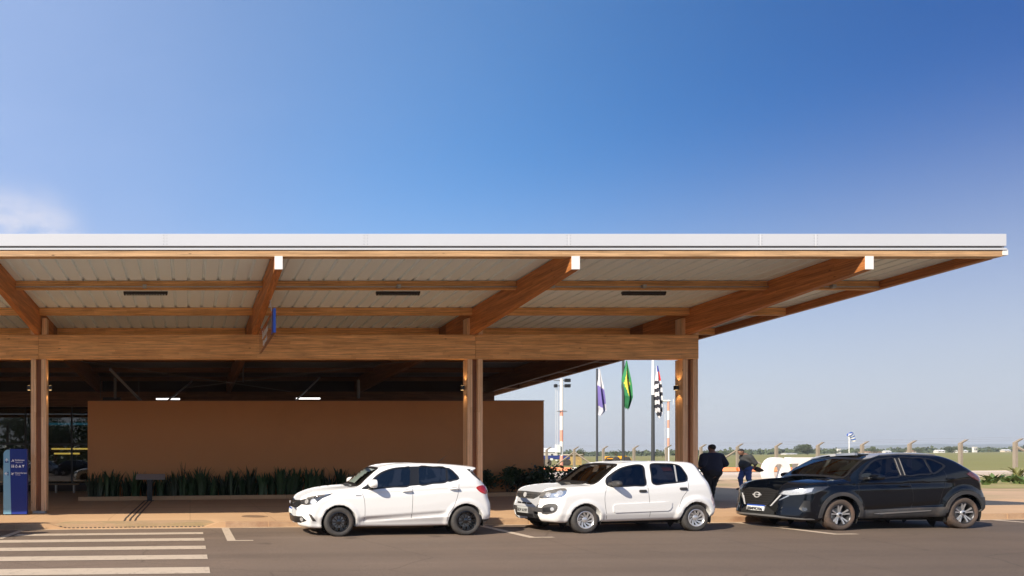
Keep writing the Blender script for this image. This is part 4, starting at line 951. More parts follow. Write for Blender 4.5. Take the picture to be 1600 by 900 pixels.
panel(BH, 'rear_bumper_insert', [(-2.86, .31), (-3.05, .33), (-3.09, .25), (-2.88, .24)], 90, .002, cladding, hatch)
place(hatch, (2.985, 14.49, g(2.985)), 0)

# ---- white city car ---------------------------------------------------------
BC = Body(dict(CITY, roofz=1.43))
fg = [(.507, .974), (.538, 1.065), (.669, 1.169), (.873, 1.283), (1.134, 1.345), (1.30, 1.352), (1.344, 1.328), (1.325, 1.15), (1.294, .976), (1.05, .963), (.838, .953)]
rg = [(1.532, 1.352), (1.60, 1.372), (1.80, 1.370), (2.028, 1.357), (2.14, 1.32), (2.195, 1.22), (2.227, 1.127), (2.202, 1.054), (1.999, 1.019), (1.72, .998), (1.483, .991), (1.50, 1.17)]
city = make_car(BC, 'compact_car', 'white compact car with silver wheel covers and grey bumper trim, middle of the row', car_white, dict(
    shield=[(.02, 1.025), (.32, 1.018), (.61, .995), (.60, 1.10), (.555, 1.28), (.535, 1.352), (.27, 1.38), (.02, 1.388)], glass=[fg, rg], glass_names=['front_window', 'rear_window'], shield_mat=shield_brown, seat_mat=seat_grey,
    R=.279, TW=.175, wheels='turbine', seams=[[(.461, .94), (.405, .75), (.41, .55), (.465, .28)], [(1.33, .965), (1.352, .70), (1.385, .28)], [(2.23, 1.05), (2.20, .86), (2.08, .70), (2.0, .5)]]))
HL = [(-.732, -.412, .710), (-.689, -.439, .825), (-.565, -.557, .876), (-.36, -.667, .91), (-.345, -.726, .885), (-.403, -.775, .80), (-.485, -.767, .745), (-.637, -.607, .714)]
o, _ = corner(BC, 'headlight', HL, 45, .004, lamp_silver, city, smooth=3)
for c_, r_ in (((-.63, -.56, .785), .055), ((-.47, -.70, .82), .060)):
    u0 = uv_of([c_], 45)[0]; panel(BC, 'lamp_reflector', [(u0[0]+r_*math.cos(a), u0[1]+r_*.8*math.sin(a)) for a in np.linspace(0, 6.28, 17)[:-1]], 45, .007, lamp_clear, o)
gr = panel(BC, 'grille', [(-.44, .822), (-.38, .74), (-.26, .682), (.26, .682), (.38, .74), (.44, .822), (0, .835)], 0, .003, cladding, city)
for z in (.715, .758): panel(BC, 'grille_bar', [(-.34, z), (.34, z), (.36, z+.012), (-.36, z+.012)], 0, .010, trim_black, gr)
panel(BC, 'emblem', [(.052*math.cos(a), .757+.052*math.sin(a)) for a in np.linspace(0, 6.28, 21)[:-1]], 0, .016, badge_m, city)
for k in (-.18, 0, .18): panel(BC, 'air_slot', [(k-.07, .570), (k+.07, .570), (k+.07, .602), (k-.07, .602)], 0, .002, trim_black, city)
panel(BC, 'bumper_band', [(-.54, .415), (-.54, .515), (.54, .515), (.54, .415), (.34, .43), (.34, .300), (-.34, .300), (-.34, .43)], 0, .004, cladding, city)
panel(BC, 'lower_intake', [(-.31, .31), (.31, .31), (.31, .375), (-.31, .375)], 0, .007, trim_black, city)
o, f2 = corner(BC, 'fog_lamp_surround', [(-.74, -.52, .518), (-.705, -.559, .576), (-.586, -.711, .607), (-.560, -.755, .559), (-.584, -.745, .466), (-.635, -.695, .416), (-.741, -.522, .395)], 45, .010, cladding, city, smooth=2)
q = panel(BC, 'fog_recess', uv_of([(-.736, -.53, .509), (-.62, -.69, .555), (-.60, -.72, .50), (-.65, -.67, .44), (-.735, -.535, .424)], 45), 45, .012, trim_black, o)
u0 = uv_of([(-.635, -.695, .496)], 45)[0]; panel(BC, 'fog_lamp', [(u0[0]+.036*math.cos(a), u0[1]+.036*math.sin(a)) for a in np.linspace(0, 6.28, 15)[:-1]], 45, .016, lamp_clear, o)
panel(BC, 'number_plate', [(-.19, .382), (.19, .382), (.19, .508), (-.19, .508)], 0, .018, M('plate_grey', (.42, .43, .42), .5, 0, .03), city)
text_mesh('plate_number', 'GDV 6197', .085, plate_ink, city, (-.872, -.0, .44), (R(90), 0, R(-90)), .002, bold=.001)
mo = panel(BC, 'side_moulding', [(-x, z) for x, z in [(.575, .545), (.616, .581), (1.20, .600), (1.815, .618), (1.84, .60), (1.836, .505), (1.80, .450), (1.75, .434), (1.2, .424), (.62, .413), (.584, .435)]], 90, .014, car_white, city, rim=.02); flip(mo)
for (x0, z0) in ((1.14, .812), (2.02, .848)):
    b = MB(); b.box(x0, x0+.16, -.838, -.80, z0, z0+.055); h_ = b.build('door_handle', cladding, city, bevel=.012, origin=(0, 0, 0)); flip(h_)
m_ = mirror_pod(city, .60, -.90, 1.00, .075, .125, .062, cladding); flip(m_)
b = MB(); b.tube([(.53, -.76, .985), (.59, -.86, .99)], [.04, .035], 10); b.build('mirror_stalk', cladding, m_, smooth=True, origin=(0, 0, 0))
panel(BC, 'sail_panel', [(-.507, .974), (-.538, 1.065), (-.60, 1.115), (-.64, .965)], 90, .004, trim_black, city)
panel(BC, 'window_divider', [(-2.020, 1.360), (-2.056, 1.360), (-2.008, 1.017), (-1.976, 1.015)], 90, .003, M('light_grey_trim', (.38, .38, .38), .5, 0, 0), city)
corner(BC, 'rear_glass_edge', [(2.49, -.60, 1.36), (2.60, -.54, 1.36), (2.80, -.66, 1.06), (2.74, -.73, 1.03), (2.60, -.71, 1.12)], 125, .004, side_glass, city, smooth=2)
corner(BC, 'tail_light', [(2.71, -.78, .70), (2.76, -.76, .75), (2.86, -.74, .62), (2.86, -.74, .46), (2.79, -.79, .42)], 115, .004, M('clear_tail_lamp', (.55, .45, .50), .15, .2, .2, 20, coat=1), city)
O_ = (7.9033, 14.547)
place(city, (O_[0], O_[1], g(O_[0])), R(4.81))

# ---- black suv --------------------------------------------------------------
BS = Body(dict(SUV, roofz=1.52))
fg = [(.499, 1.085), (.58, 1.165), (.71, 1.257), (.85, 1.345), (1.009, 1.412), (1.2, 1.437), (1.372, 1.443), (1.345, 1.28), (1.303, 1.099), (1.1, 1.070), (.886, 1.048), (.65, 1.05)]
rg = [(1.488, 1.442), (1.75, 1.437), (1.965, 1.423), (1.975, 1.28), (1.968, 1.146), (1.72, 1.125), (1.452, 1.108), (1.465, 1.28)]
qg = [(2.005, 1.420), (2.144, 1.384), (2.278, 1.283), (2.19, 1.220), (2.085, 1.165), (2.005, 1.143), (2.01, 1.29)]
wt = [(.43, 1.03), (.50, 1.10), (.69, 1.265), (.83, 1.355), (1.0, 1.428), (1.2, 1.455), (1.5, 1.459), (2.0, 1.440), (2.16, 1.40), (2.33, 1.285), (2.22, 1.205), (2.09, 1.147), (1.9, 1.122), (1.4, 1.085), (.9, 1.032), (.6, 1.02)]
suv = make_car(BS, 'suv_car', 'glossy black crossover with two-tone wheels and roof rails at the right of the row', car_black, dict(
    shield=[(.02, 1.098), (.35, 1.092), (.66, 1.070), (.64, 1.19), (.575, 1.37), (.555, 1.415), (.28, 1.447), (.02, 1.455)], glass=[fg, rg, qg], glass_names=['front_window', 'rear_window', 'quarter_window'], trim=wt, cabin=.07, front_glass=glass('light_tinted_glass', (.26, .31, .31), 1.7),
    R=.320, TW=.205, wheels='machined', tyre=tyre_dusty, seams=[[(.425, 1.0), (.37, .80), (.36, .60), (.40, .38)], [(1.42, 1.085), (1.50, .85), (1.525, .60), (1.52, .40)], [(2.24, 1.19), (2.24, .95), (2.15, .75), (2.1, .5)]]))
HL = [(-.897, -.412, .724), (-.865, -.485, .80), (-.718, -.708, .848), (-.496, -.824, .890), (-.218, -.85, .895), (-.41, -.864, .81), (-.568, -.854, .751), (-.819, -.593, .705)]
o, _ = corner(BS, 'headlight', HL, 50, .004, lamp_dark, suv)
panel(BS, 'lamp_reflector', uv_of([(-.875, -.44, .73), (-.85, -.50, .795), (-.70, -.715, .84), (-.52, -.81, .868), (-.58, -.82, .79), (-.70, -.74, .735), (-.81, -.60, .715)], 50), 50, .008, lamp_clear, o)
gr = panel(BS, 'grille', [(-.43, .79), (-.38, .70), (-.25, .48), (.25, .48), (.38, .70), (.43, .79), (.25, .845), (-.25, .845)], 0, .003, under_dark, suv)
for i in range(7):
    z = .515+.047*i; w_ = .24+(z-.48)*.56; panel(BS, 'grille_bar', [(-w_, z), (w_, z), (w_+.005, z+.010), (-w_-.005, z+.010)], 0, .012, M('grille_bar_dark', (.035, .03, .03), .3, .5, 0), gr)
o = panel(BS, 'chrome_blade', [(.48, .715), (.455, .715), (.30, .475), (.325, .475)], 0, .014, badge_m, suv); flip(o)
o = panel(BS, 'grille_frame', [(.44, .80), (.415, .80), (.27, .48), (.29, .48)], 0, .010, trim_black, suv); flip(o)
corner(BS, 'daylight_strip', [(-.845, -.58, .71), (-.825, -.60, .70), (-.90, -.46, .60), (-.915, -.44, .605)], 30, .008, lamp_silver, suv)
ring = [(.075*math.cos(a), .695+.062*math.sin(a)) for a in np.linspace(0, 2*math.pi, 29)[:-1]]; inn = [(.058*math.cos(a), .695+.046*math.sin(a)) for a in np.linspace(0, 2*math.pi, 29)[:-1]]
em = panel(BS, 'emblem', ring, 0, .024, badge_m, suv, holes=[inn], rim=.01); panel(BS, 'emblem_bar', [(-.095, .685), (.095, .685), (.095, .707), (-.095, .707)], 0, .028, badge_m, em, rim=.01)
text_mesh('emblem_lettering', 'NISSAN', .022, under_dark, suv, (-.992, 0, .696), (R(90), 0, R(-90)), .001)
panel(BS, 'bumper_inset', [(-.40, .27), (-.40, .36), (-.22, .47), (.22, .47), (.40, .36), (.40, .27)], 0, .003, under_dark, suv)
pl = panel(BS, 'number_plate', [(-.205, .358), (.205, .358), (.205, .480), (-.205, .480)], 0, .030, plate_m, suv, rim=.03)
panel(BS, 'plate_band', [(-.205, .452), (.205, .452), (.205, .480), (-.205, .480)], 0, .032, plate_blue, pl)
text_mesh('plate_number', 'GBM9D06', .095, plate_ink, suv, (-1.056, 0, .405), (R(90), 0, R(-90)), .002, bold=.001)
lipc = panel(BS, 'front_lip', [(-.84, .225), (-.84, .245), (-.62, .262), (-.42, .292), (0, .298), (.42, .292), (.62, .262), (.84, .245), (.84, .225), (.4, .262), (0, .268), (-.4, .262)], 0, .012, M('satin_grey_trim', (.24, .24, .24), .4, .4, 0), suv)
panel(BS, 'lower_cladding', [(-.86, .19), (-.86, .222), (-.42, .258), (.42, .258), (.86, .222), (.86, .19)], 0, .006, cladding, suv)
o, _ = corner(BS, 'fog_lamp_surround', [(-.699, -.784, .609), (-.622, -.834, .611), (-.624, -.836, .385), (-.737, -.791, .388), (-.765, -.738, .445)], 60, .006, trim_black, suv)
u0 = uv_of([(-.70, -.79, .44)], 60)[0]; panel(BS, 'fog_lamp', [(u0[0]+.04*math.cos(a), u0[1]+.04*math.sin(a)) for a in np.linspace(0, 6.28, 15)[:-1]], 60, .012, lamp_dark, o)
for cx_, zl_ in ((0, .26), (2.637, .33)):
    o = panel(BS, 'arch_cladding', [(-x, z) for x, z in halfring(cx_, .318, .388, .458, zl_)], 90, .014, cladding, suv, rim=.02); flip(o)
o = panel(BS, 'sill_cladding', [(-.40, .405), (-1.2, .425), (-2.2, .452), (-2.24, .25), (-1.2, .245), (-.42, .245)], 90, .010, cladding, suv); flip(o)
o = panel(BS, 'sill_strip', [(-.70, .336), (-1.0, .358), (-1.92, .392), (-1.90, .372), (-.85, .322)], 90, .018, M('satin_silver_strip', (.42, .42, .42), .35, .7, 0), suv); flip(o)
o = panel(BS, 'rear_cladding', [(-2.96, .64), (-3.16, .64), (-3.18, .40), (-3.00, .34), (-3.05, .48)], 90, .010, cladding, suv); flip(o)
corner(BS, 'tail_light', [(2.685, -.864, 1.110), (2.76, -.86, 1.155), (2.95, -.82, 1.13), (3.10, -.74, 1.07), (3.08, -.76, .985), (2.951, -.857, .965), (2.84, -.864, 1.01)], 115, .008, lamp_darkred, suv)
o = panel(BS, 'roof_rail', uv_of([(.80, -.575, 1.425), (.94, -.52, 1.487), (1.15, -.50, 1.528), (1.6, -.50, 1.545), (2.1, -.52, 1.53), (2.32, -.54, 1.495), (2.1, -.55, 1.508), (1.6, -.54, 1.528), (1.15, -.55, 1.505), (.90, -.58, 1.44)], 90), 90, .022, M('silver_rail', (.62, .63, .65), .35, .7, 0), suv, rim=.03); flip(o)
for (x0, z0) in ((1.245, .888), (2.235, 1.020)):
    b = MB(); b.tube([(x0, -.872, z0), (x0+.03, -.902, z0+.004), (x0+.10, -.908, z0+.006), (x0+.17, -.902, z0+.004), (x0+.20, -.872, z0)], [.012, .017, .019, .017, .012], 8)
    h_ = b.build('door_handle', car_black, suv, smooth=True, origin=(0, 0, 0)); flip(h_)
m_ = mirror_pod(suv, .64, -.985, 1.075, .085, .125, .062, car_black); flip(m_)
b = MB(); b.tube([(.56, -.82, 1.045), (.62, -.93, 1.05)], [.035, .03], 10); b.build('mirror_stalk', trim_black, m_, smooth=True, origin=(0, 0, 0))
for x_, nm in ((1.385, 0), (1.47, 0)):
    panel(BS, 'pillar_strip', [(-x_-.012, 1.44), (-x_+.004, 1.44), (-x_+.045 if nm else -x_+.055, 1.10), (-x_+.042, 1.10)], 90, .012, M('pillar_strip_grey', (.32, .30, .27), .4, .5, 0), suv)
b = MB(); b.box(.95, .96, -.52, -.40, 1.40, 1.425); b.build('sticker', M('orange_sticker', (.6, .12, .03), .5, 0, 0), suv)
O_ = (13.1098, 14.649)
place(suv, (O_[0], O_[1], g(O_[0])), R(2.61))
# ================================================================= THINGS ROUND THE BUILDING
def ped(x, y): return g(x)+(.13 if (y < 33 and x < 22.5) or y < 20.3 else .10)
# brown garden wall
XW0, XW1, YW = at(137, 25.6), at(850, 25.6), 25.6
b = MB(); b.hexa([(XW0, YW, -.1), (XW1, YW, 0), (XW1, YW+.2, 0), (XW0, YW+.2, -.1), (XW0, YW, zat(626.5, YW)), (XW1, YW, zat(626.5, YW)), (XW1, YW+.2, zat(626.5, YW)), (XW0, YW+.2, zat(626.5, YW))])
w = b.build('garden_wall', brown_render, bevel=.006); tag(w, 'long plain brown rendered wall standing behind the planted bed', 'wall')
b = MB(); b.box(XW0, XW1+.01, YW-.015, YW+.215, zat(626.5, YW), zat(626.5, YW)+.025); b.build('coping', M('brown_metal_coping', (.16, .085, .05), .5, .3, .05), w)
# planter kerb and soil
b = MB(); X0, X1 = at(122, 24.4), 14.9
b.hexa([(X0, 24.4, g(X0)+.1), (X1, 24.4, g(X1)+.1), (X1, 24.52, g(X1)+.1), (X0, 24.52, g(X0)+.1), (X0, 24.4, g(X0)+.27), (X1, 24.4, g(X1)+.27), (X1, 24.52, g(X1)+.27), (X0, 24.52, g(X0)+.27)])
pk = b.build('planter_kerb', paving, bevel=.01); tag(pk, 'low tan concrete kerb holding the planted bed under the brown wall', 'planter')
b = MB(); b.hexa([(X0+.05, 24.52, g(X0)+.12), (X1, 24.52, g(X1)+.12), (X1, 25.599, g(X1)+.12), (X0+.05, 25.599, g(X0)+.12), (X0+.05, 24.52, g(X0)+.24), (X1, 24.52, g(X1)+.24), (X1, 25.599, g(X1)+.24), (X0+.05, 25.599, g(X0)+.24)])
b.build('planting_soil', soil, pk)

def blade_plant(seed, n, hgt, lean=.35, width=.045, spread=.12, name='sword_leaf_plant', mat=None, parent=None):
    r = random.Random(seed); b = MB()
    for i in range(n):
        a = r.uniform(0, 6.283); rad = r.uniform(0, spread); h = hgt*r.uniform(.6, 1.08); ln = lean*r.uniform(.15, 1.3)*h; w = width*r.uniform(.7, 1.3)
        bx, by = rad*math.cos(a), rad*math.sin(a); ca, sa = math.cos(a), math.sin(a); tw = r.uniform(-.6, .6); base = len(b.v)
        prof = [(0, .55), (.3, 1), (.62, .9), (.86, .5), (1, .03)]
        for t, ww in prof:
            o = ln*t**2.2; z = h*(t-.12*t**4*(ln/h)); cx, cy = bx+ca*o, by+sa*o; px, py = -math.sin(a+tw), math.cos(a+tw)
            b.v += [(cx-px*w*ww, cy-py*w*ww, z), (cx, cy, z-.012), (cx+px*w*ww, cy+py*w*ww, z)]
        for k in range(4):
            q = base+k*3; b.f += [(q, q+1, q+4, q+3), (q+1, q+2, q+5, q+4)]; b.m += [0, 0]
    o = b.build(name, mat or leaf_dark, parent, origin=(0, 0, 0), normals=False); return o
protos = [blade_plant(40+i, 26, .96, .3, .05, .17) for i in range(6)]
for i, p in enumerate(protos): WL.pop(p.name, None)
k = 0; r = random.Random(3)
bed_label = 'dark green sword-leaved plant in the row along the foot of the brown wall'
for row, (yy, st) in enumerate(((24.78, .33), (25.15, .36))):
    x = -3.65+row*.15
    while x < 10.0:
        src = protos[k % 6]; o = src if k < 6 else src.copy()
        if k >= 6: COL.objects.link(o)
        sc = r.choice((r.uniform(.60, .85), r.uniform(.82, 1.12)))*(1 if x < 6.5 else .86); o.location = (x+r.uniform(-.08, .08), yy+r.uniform(-.08, .08), g(x)+.235); o.rotation_euler = (r.uniform(-.10, .10), r.uniform(-.12, .12), r.uniform(0, 6.28)); o.scale = (sc*1.05, sc*1.05, sc)
        tag(o, bed_label, 'plant', 'sword-leaved plants under the brown wall'); k += 1; x += st*r.uniform(.7, 1.45)
# one taller stalk that pokes above the rest
o = blade_plant(99, 7, 1.25, .2, .02, .05, 'tall_stalk_plant'); o.location = (at(286, 25.0), 25.0, g(-.2)+.235); tag(o, 'thin taller plant stalk standing above the sword-leaved row behind the map stand', 'plant')
# broad-leaved shrubs to the right
def leafy(name, seed, n, rx, ry, rz, zc, leaf, mat, parent=None, stem=True, droop=.3):
    r = random.Random(seed); b = MB()
    lobes = [(r.uniform(-.5, .5)*rx, r.uniform(-.5, .5)*ry, zc+r.uniform(-.45, .55)*rz, r.uniform(.4, .75)) for _ in range(7)]
    for i in range(n):
        lx, ly, lz, ls = r.choice(lobes); u = Vector((r.gauss(0, 1), r.gauss(0, 1), r.gauss(0, 1))).normalized()*(r.random()**.4)*ls
        c = Vector((lx+u.x*rx, ly+u.y*ry, lz+u.z*rz)); d = Vector((u.x+r.uniform(-.5, .5), u.y+r.uniform(-.5, .5), r.uniform(-.6, .5)-droop*.3)).normalized(); w = d.cross(Vector((r.uniform(-1, 1), r.uniform(-1, 1), r.uniform(-1, 1)))).normalized()
        L_ = leaf*r.uniform(.6, 1.3); b.add([c, c+d*L_*.5+w*L_*.24, c+d*L_, c+d*L_*.5-w*L_*.24], [(0, 1, 2, 3)])
    return b.build(name, mat, parent, origin=(0, 0, 0), normals=False)
pos = [(10.35, 24.95), (11.0, 25.2), (11.55, 24.85), (12.1, 25.15), (12.65, 24.9), (13.25, 25.1), (13.75, 24.95), (14.2, 25.2), (14.6, 24.9)]
for i, (x, y) in enumerate(pos):
    rt = thing('shrub', (x, y, g(x)+.235), 'dark broad-leaved shrub at the right end of the bed between the white cars', 'shrub', 'broad-leaved shrubs right of the middle column'); del WL[rt.name]
    leafy('foliage', 300+i, 420, .42, .36, .42, .42+.1*(i % 3), .15, leaf_dark, rt)
    b = MB()
    for q in range(4): b.tube([(0, 0, -.02), (.1*math.cos(q*1.7+i), .1*math.sin(q*1.7+i), .25), (.2*math.cos(q*1.7+i), .2*math.sin(q*1.7+i), .55)], [.014, .01, .005], 5)
    b.build('stem', bark, rt, origin=(0, 0, 0))

# tactile map stand
Xm, Ym = at(234, 24.05), 23.95
rt = thing('map_stand', (Xm, Ym, g(Xm)+.13), 'tactile map stand with a pale slanted top at the end of the dark guide lines', 'map stand')
b = MB(); b.box(Xm-.09, Xm+.09, Ym, Ym+.06, g(Xm)+.13, g(Xm)+.92); b.box(Xm-.16, Xm+.16, Ym-.10, Ym+.14, g(Xm)+.131, g(Xm)+.145); b.build('post', black_metal, rt, bevel=.006)
b = MB(); a0, a1 = at(213, 24.1), at(258, 24.1)
b.hexa([(a0, Ym-.16, g(Xm)+.88), (a1, Ym-.16, g(Xm)+.88), (a1, Ym+.20, g(Xm)+1.05), (a0, Ym+.20, g(Xm)+1.05), (a0, Ym-.17, g(Xm)+.905), (a1, Ym-.17, g(Xm)+.905), (a1, Ym+.19, g(Xm)+1.075), (a0, Ym+.19, g(Xm)+1.075)])
b.build('slanted_top', M('brushed_grey_panel', (.38, .38, .39), .4, .3, .1, 8), rt, bevel=.005)

# blue wayfinding totem
D = 18.35; x0, xm, xm2, x1 = at(5.2, D), at(15, D), at(17.5, D), at(42, D); zb = g(x0)+.13; zt_ = zat(701.5, D)
blue_dk = M('deep_blue_panel', (.001, .020, .21), .45, 0, .04); blue_lt = M('light_blue_panel', (.20, .44, .62), .45, 0, .04); blue_vi = M('violet_blue_panel', (.02, .05, .36), .4, 0, .04); vinyl = M('white_vinyl', (.80, .82, .84), .5, 0, 0)
rt = thing('wayfinding_totem', ((x0+x1)/2, D, zb), 'tall blue information totem with a light blue left edge, beside the left column', 'sign')
b = MB(); rr_ = .13; arc = [(x0+rr_-rr_*math.sin(a), zt_-.02-rr_+rr_*math.cos(a)) for a in [i*math.pi/16 for i in range(9)]]
b.prism([(xm2, zb+.03), (xm, zt_-.02)]+arc+[(x0, zb+.03)], D, D+.14); b.build('light_panel', blue_lt, rt)
b = MB(); b.prism([(xm2+.001, zb+.03), (x1, zb+.03), (x1, zt_), (xm+.001, zt_)], D-.004, D+.14); b.build('dark_panel', blue_dk, rt)
b = MB(); b.prism([(xm2+.02, zb+.032), (x1-.002, zb+.032), (x1-.002, zb+.105), (xm2+.02, zb+.075)], D-.008, D-.005); b.build('lower_band', blue_vi, rt)
b = MB(); b.box(x0+.05, x1-.03, D+.02, D+.12, zb, zb+.03); b.build('foot', black_metal, rt)
def ztx(py): return zat(py, D)
def tpx(px): return at(px, D)
text_mesh('lettering', 'Embarque', .062, vinyl, rt, (tpx(23.6), D-.006, ztx(719)), (R(90), 0, 0), .002, 'LEFT', .001)
text_mesh('lettering', 'Departures', .042, vinyl, rt, (tpx(24.2), D-.006, ztx(722.4)), (R(90), 0, 0), .002, 'LEFT')
text_mesh('lettering', 'Desembarque', .056, vinyl, rt, (tpx(23.6), D-.006, ztx(739)), (R(90), 0, 0), .002, 'LEFT', .001)
text_mesh('lettering', 'Arrivals', .042, vinyl, rt, (tpx(24.2), D-.006, ztx(742)), (R(90), 0, 0), .002, 'LEFT')
b = MB()
def plane_icon(b, cx, cz, s, a, y):
    P = [(-1, .1), (-.1, .18), (.25, .8), (.45, .8), (.35, .18), (.9, .14), (1.05, 0), (.9, -.14), (.35, -.18), (.45, -.8), (.25, -.8), (-.1, -.18), (-1, -.1)]
    b.prism([(cx+s*(p[0]*math.cos(a)-p[1]*math.sin(a)), cz+s*(p[0]*math.sin(a)+p[1]*math.cos(a))) for p in P], y, y+.003)
plane_icon(b, tpx(19.9), ztx(720), .05, .5, D-.008); plane_icon(b, tpx(19.9), ztx(740), .05, -2.6, D-.008)
for i, px_ in enumerate((20.0, 25.6, 31.0, 36.2)):
    cx, cz = tpx(px_), ztx(728.6)
    if i == 0:
        for dx in (-.022, .022): b.box(cx+dx-.014, cx+dx+.014, D-.008, D-.005, cz-.035, cz+.02); b.lathe([(0, D-.008), (.012, D-.008), (.012, D-.005)], 8, 'y', (cx+dx, 0, cz+.034))
    elif i == 1: b.lathe([(.018, D-.008), (.032, D-.008), (.032, D-.005), (.018, D-.005)], 16, 'y', (cx, 0, cz-.008)); b.box(cx-.01, cx+.01, D-.008, D-.005, cz+.026, cz+.045)
    elif i == 2: b.prism([(cx-.04, cz-.03), (cx+.04, cz-.03), (cx+.03, cz-.005), (cx, cz+.042), (cx-.03, cz-.005)], D-.008, D-.005)
    else: b.prism([(cx-.038, cz+.035), (cx+.038, cz+.035), (cx+.01, cz), (cx+.01, cz-.03), (cx-.01, cz-.03), (cx-.01, cz)], D-.008, D-.005)
for (px_, py_, a) in ((10.4, 718.8, math.pi/2), (9.6, 740, math.pi)):
    cx, cz = tpx(px_), ztx(py_); P = [(.05, 0), (-.01, .045), (-.01, .028), (.018, .008), (-.05, .008), (-.05, -.008), (.018, -.008), (-.01, -.028), (-.01, -.045)]
    b.prism([(cx+p[0]*math.cos(a)-p[1]*math.sin(a), cz+p[0]*math.sin(a)+p[1]*math.cos(a)) for p in P], D-.006, D-.003)
b.build('pictogram', vinyl, rt)
b = MB(); b.box(tpx(7.7), tpx(13.4), D-.006, D-.003, ztx(722.8), ztx(721)); b.build('dark_bar', blue_dk, rt)
b = MB(); b.box(tpx(11.8), tpx(13.2), D-.006, D-.003, ztx(743), ztx(737)); b.build('dark_bar', blue_dk, rt)

# hanging blade sign under the second cantilever beam
rt = thing('hanging_sign', (1.90, 17, 4.40), 'long dark blue sign board hanging edge-on under the cantilever beam above the hatchback', 'sign')
gloss_sign = M('glossy_dark_sign_face', (.03, .03, .10), .10, 0, .03, coat=1)
Ys0, Ys1, zs0, zs1 = 15.30, 18.45, 4.425, 4.97; xs0, xs1 = 1.865, 1.925
b = MB(); b.box(xs0, xs1, Ys0+.004, Ys1, zs0, zs1); b.build('board', gloss_sign, rt, bevel=.003)
b = MB(); b.box(xs0+.001, xs1-.001, Ys0, Ys0+.003, zs0, zs1); b.build('board_end', M('bright_blue_edge', (.03, .12, .62), .4, 0, 0), rt)
b = MB(); b.prism([(Ys0+.02, zs0+.004), (Ys0+.32, zs0+.004), (Ys0+.22, zs1-.004), (Ys0+.02, zs1-.004)], xs0-.003, xs0-.001, 'x'); b.build('violet_panel', blue_vi, rt)
for y in (Ys0+.5, Ys1-.5):
    b = MB(); b.tube([(1.895, y, zs1), (1.83, y, zs1+.42)], .012, 6); b.build('hanger_rod', steel, rt)
text_mesh('lettering', 'Embarque', .30, vinyl, rt, (xs0-.003, 17.0, 4.76), (R(90), 0, R(-90)), .002); text_mesh('lettering', 'Departures', .2, vinyl, rt, (xs0-.003, 17.0, 4.54), (R(90), 0, R(-90)), .002)

# lamps
for i, (p0, p1) in enumerate(((193, 262), (587.5, 656), (972, 1040))):
    yy = 16.30; a0, a1 = at(p0, yy), at(p1, yy); z1 = zat(455.5, yy); z0 = zat(460.5, yy)
    lab = ['black comb-edged linear ceiling light, leftmost, between the left and second beams', 'black comb-edged linear ceiling light, middle one, left of the third beam', 'black comb-edged linear ceiling light, rightmost, just left of the last beam'][i]
    rt = thing('linear_light', ((a0+a1)/2, yy, z0), lab, 'ceiling light', 'black linear lights under the first purlin')
    b = MB(); b.box(a0, a1, yy-.03, yy+.03, z0+.02, z1); b.build('housing', black_metal, rt)
    b = MB(); n = 16
    for q in range(n):
        x = a0+(a1-a0)*(q+.5)/n; b.box(x-.022, x+.022, yy-.028, yy+.028, z0-.012, z0+.018)
    b.build('louvre', black_metal, rt)
    b = MB()
    for x in (a0+.15, a1-.15): b.tube([(x, yy-.03, z1), (x, 16.24, z1+.04)], .008, 5)
    b.build('bracket', steel, rt)
for i, (p0, p1, py) in enumerate(((244, 281, 625.2), (463, 500, 624.4))):
    yy = 27.2; a0, a1 = at(p0, yy), at(p1, yy); z = zat(py, yy)+.02
    rt = thing('strip_light', ((a0+a1)/2, yy, z), ['white strip light hanging just above the brown wall, left one, near the map stand', 'white strip light hanging just above the brown wall, right one, near the middle'][i], 'ceiling light', 'white strip lights above the brown wall')
    b = MB(); b.box(a0, a1, yy-.06, yy+.06, z, z+.05); b.build('diffuser', cool_lamp, rt)
    b = MB(); b.tube([((a0+a1)/2, yy, z+.05), ((a0+a1)/2, yy, 5.2)], .008, 5); b.build('cord', black_metal, rt)
scs = ((-3.93, 18.97, 1, 'small black up-down wall light glowing warm on the side of the left column'), (7.61, 18.97, -1, 'small black up-down wall light glowing warm on the side of the middle column'), (13.55, 18.97, -1, 'small black up-down wall light glowing warm on the side of the right column'), (-4.43, 18.97, -1, 'small black wall light on the left side of the left column'))
for x, y, s_, lab in scs:
    z = zat(606, 18.97); xw = x+(-.04 if s_ > 0 else .04)
    rt = thing('wall_light', (x, y, z), lab, 'wall light', 'up-down wall lights on the columns')
    b = MB(); b.box(min(x, x+s_*.09), max(x, x+s_*.09), y-.045, y+.045, z-.06, z+.06); b.build('housing', black_metal, rt, bevel=.004)
    for k, dz in enumerate((-.062, .062)):
        b = MB(); b.box(min(x, x+s_*.09)+.012, max(x, x+s_*.09)-.012, y-.03, y+.03, z+dz-.0015, z+dz+.0015); b.build('lens', warm_lamp, rt)
        ld = bpy.data.lights.new('wall_lamp', 'SPOT'); ld.energy = 5; ld.color = (1, .55, .2); ld.spot_size = R(75); ld.spot_blend = .6; ld.shadow_soft_size = .001
        lo = bpy.data.objects.new('lamp_glow', ld); COL.objects.link(lo); lo.parent = rt; lo.location = (s_*.05, 0, dz*1.15); lo.rotation_euler = (0 if dz < 0 else math.pi, 0, 0)
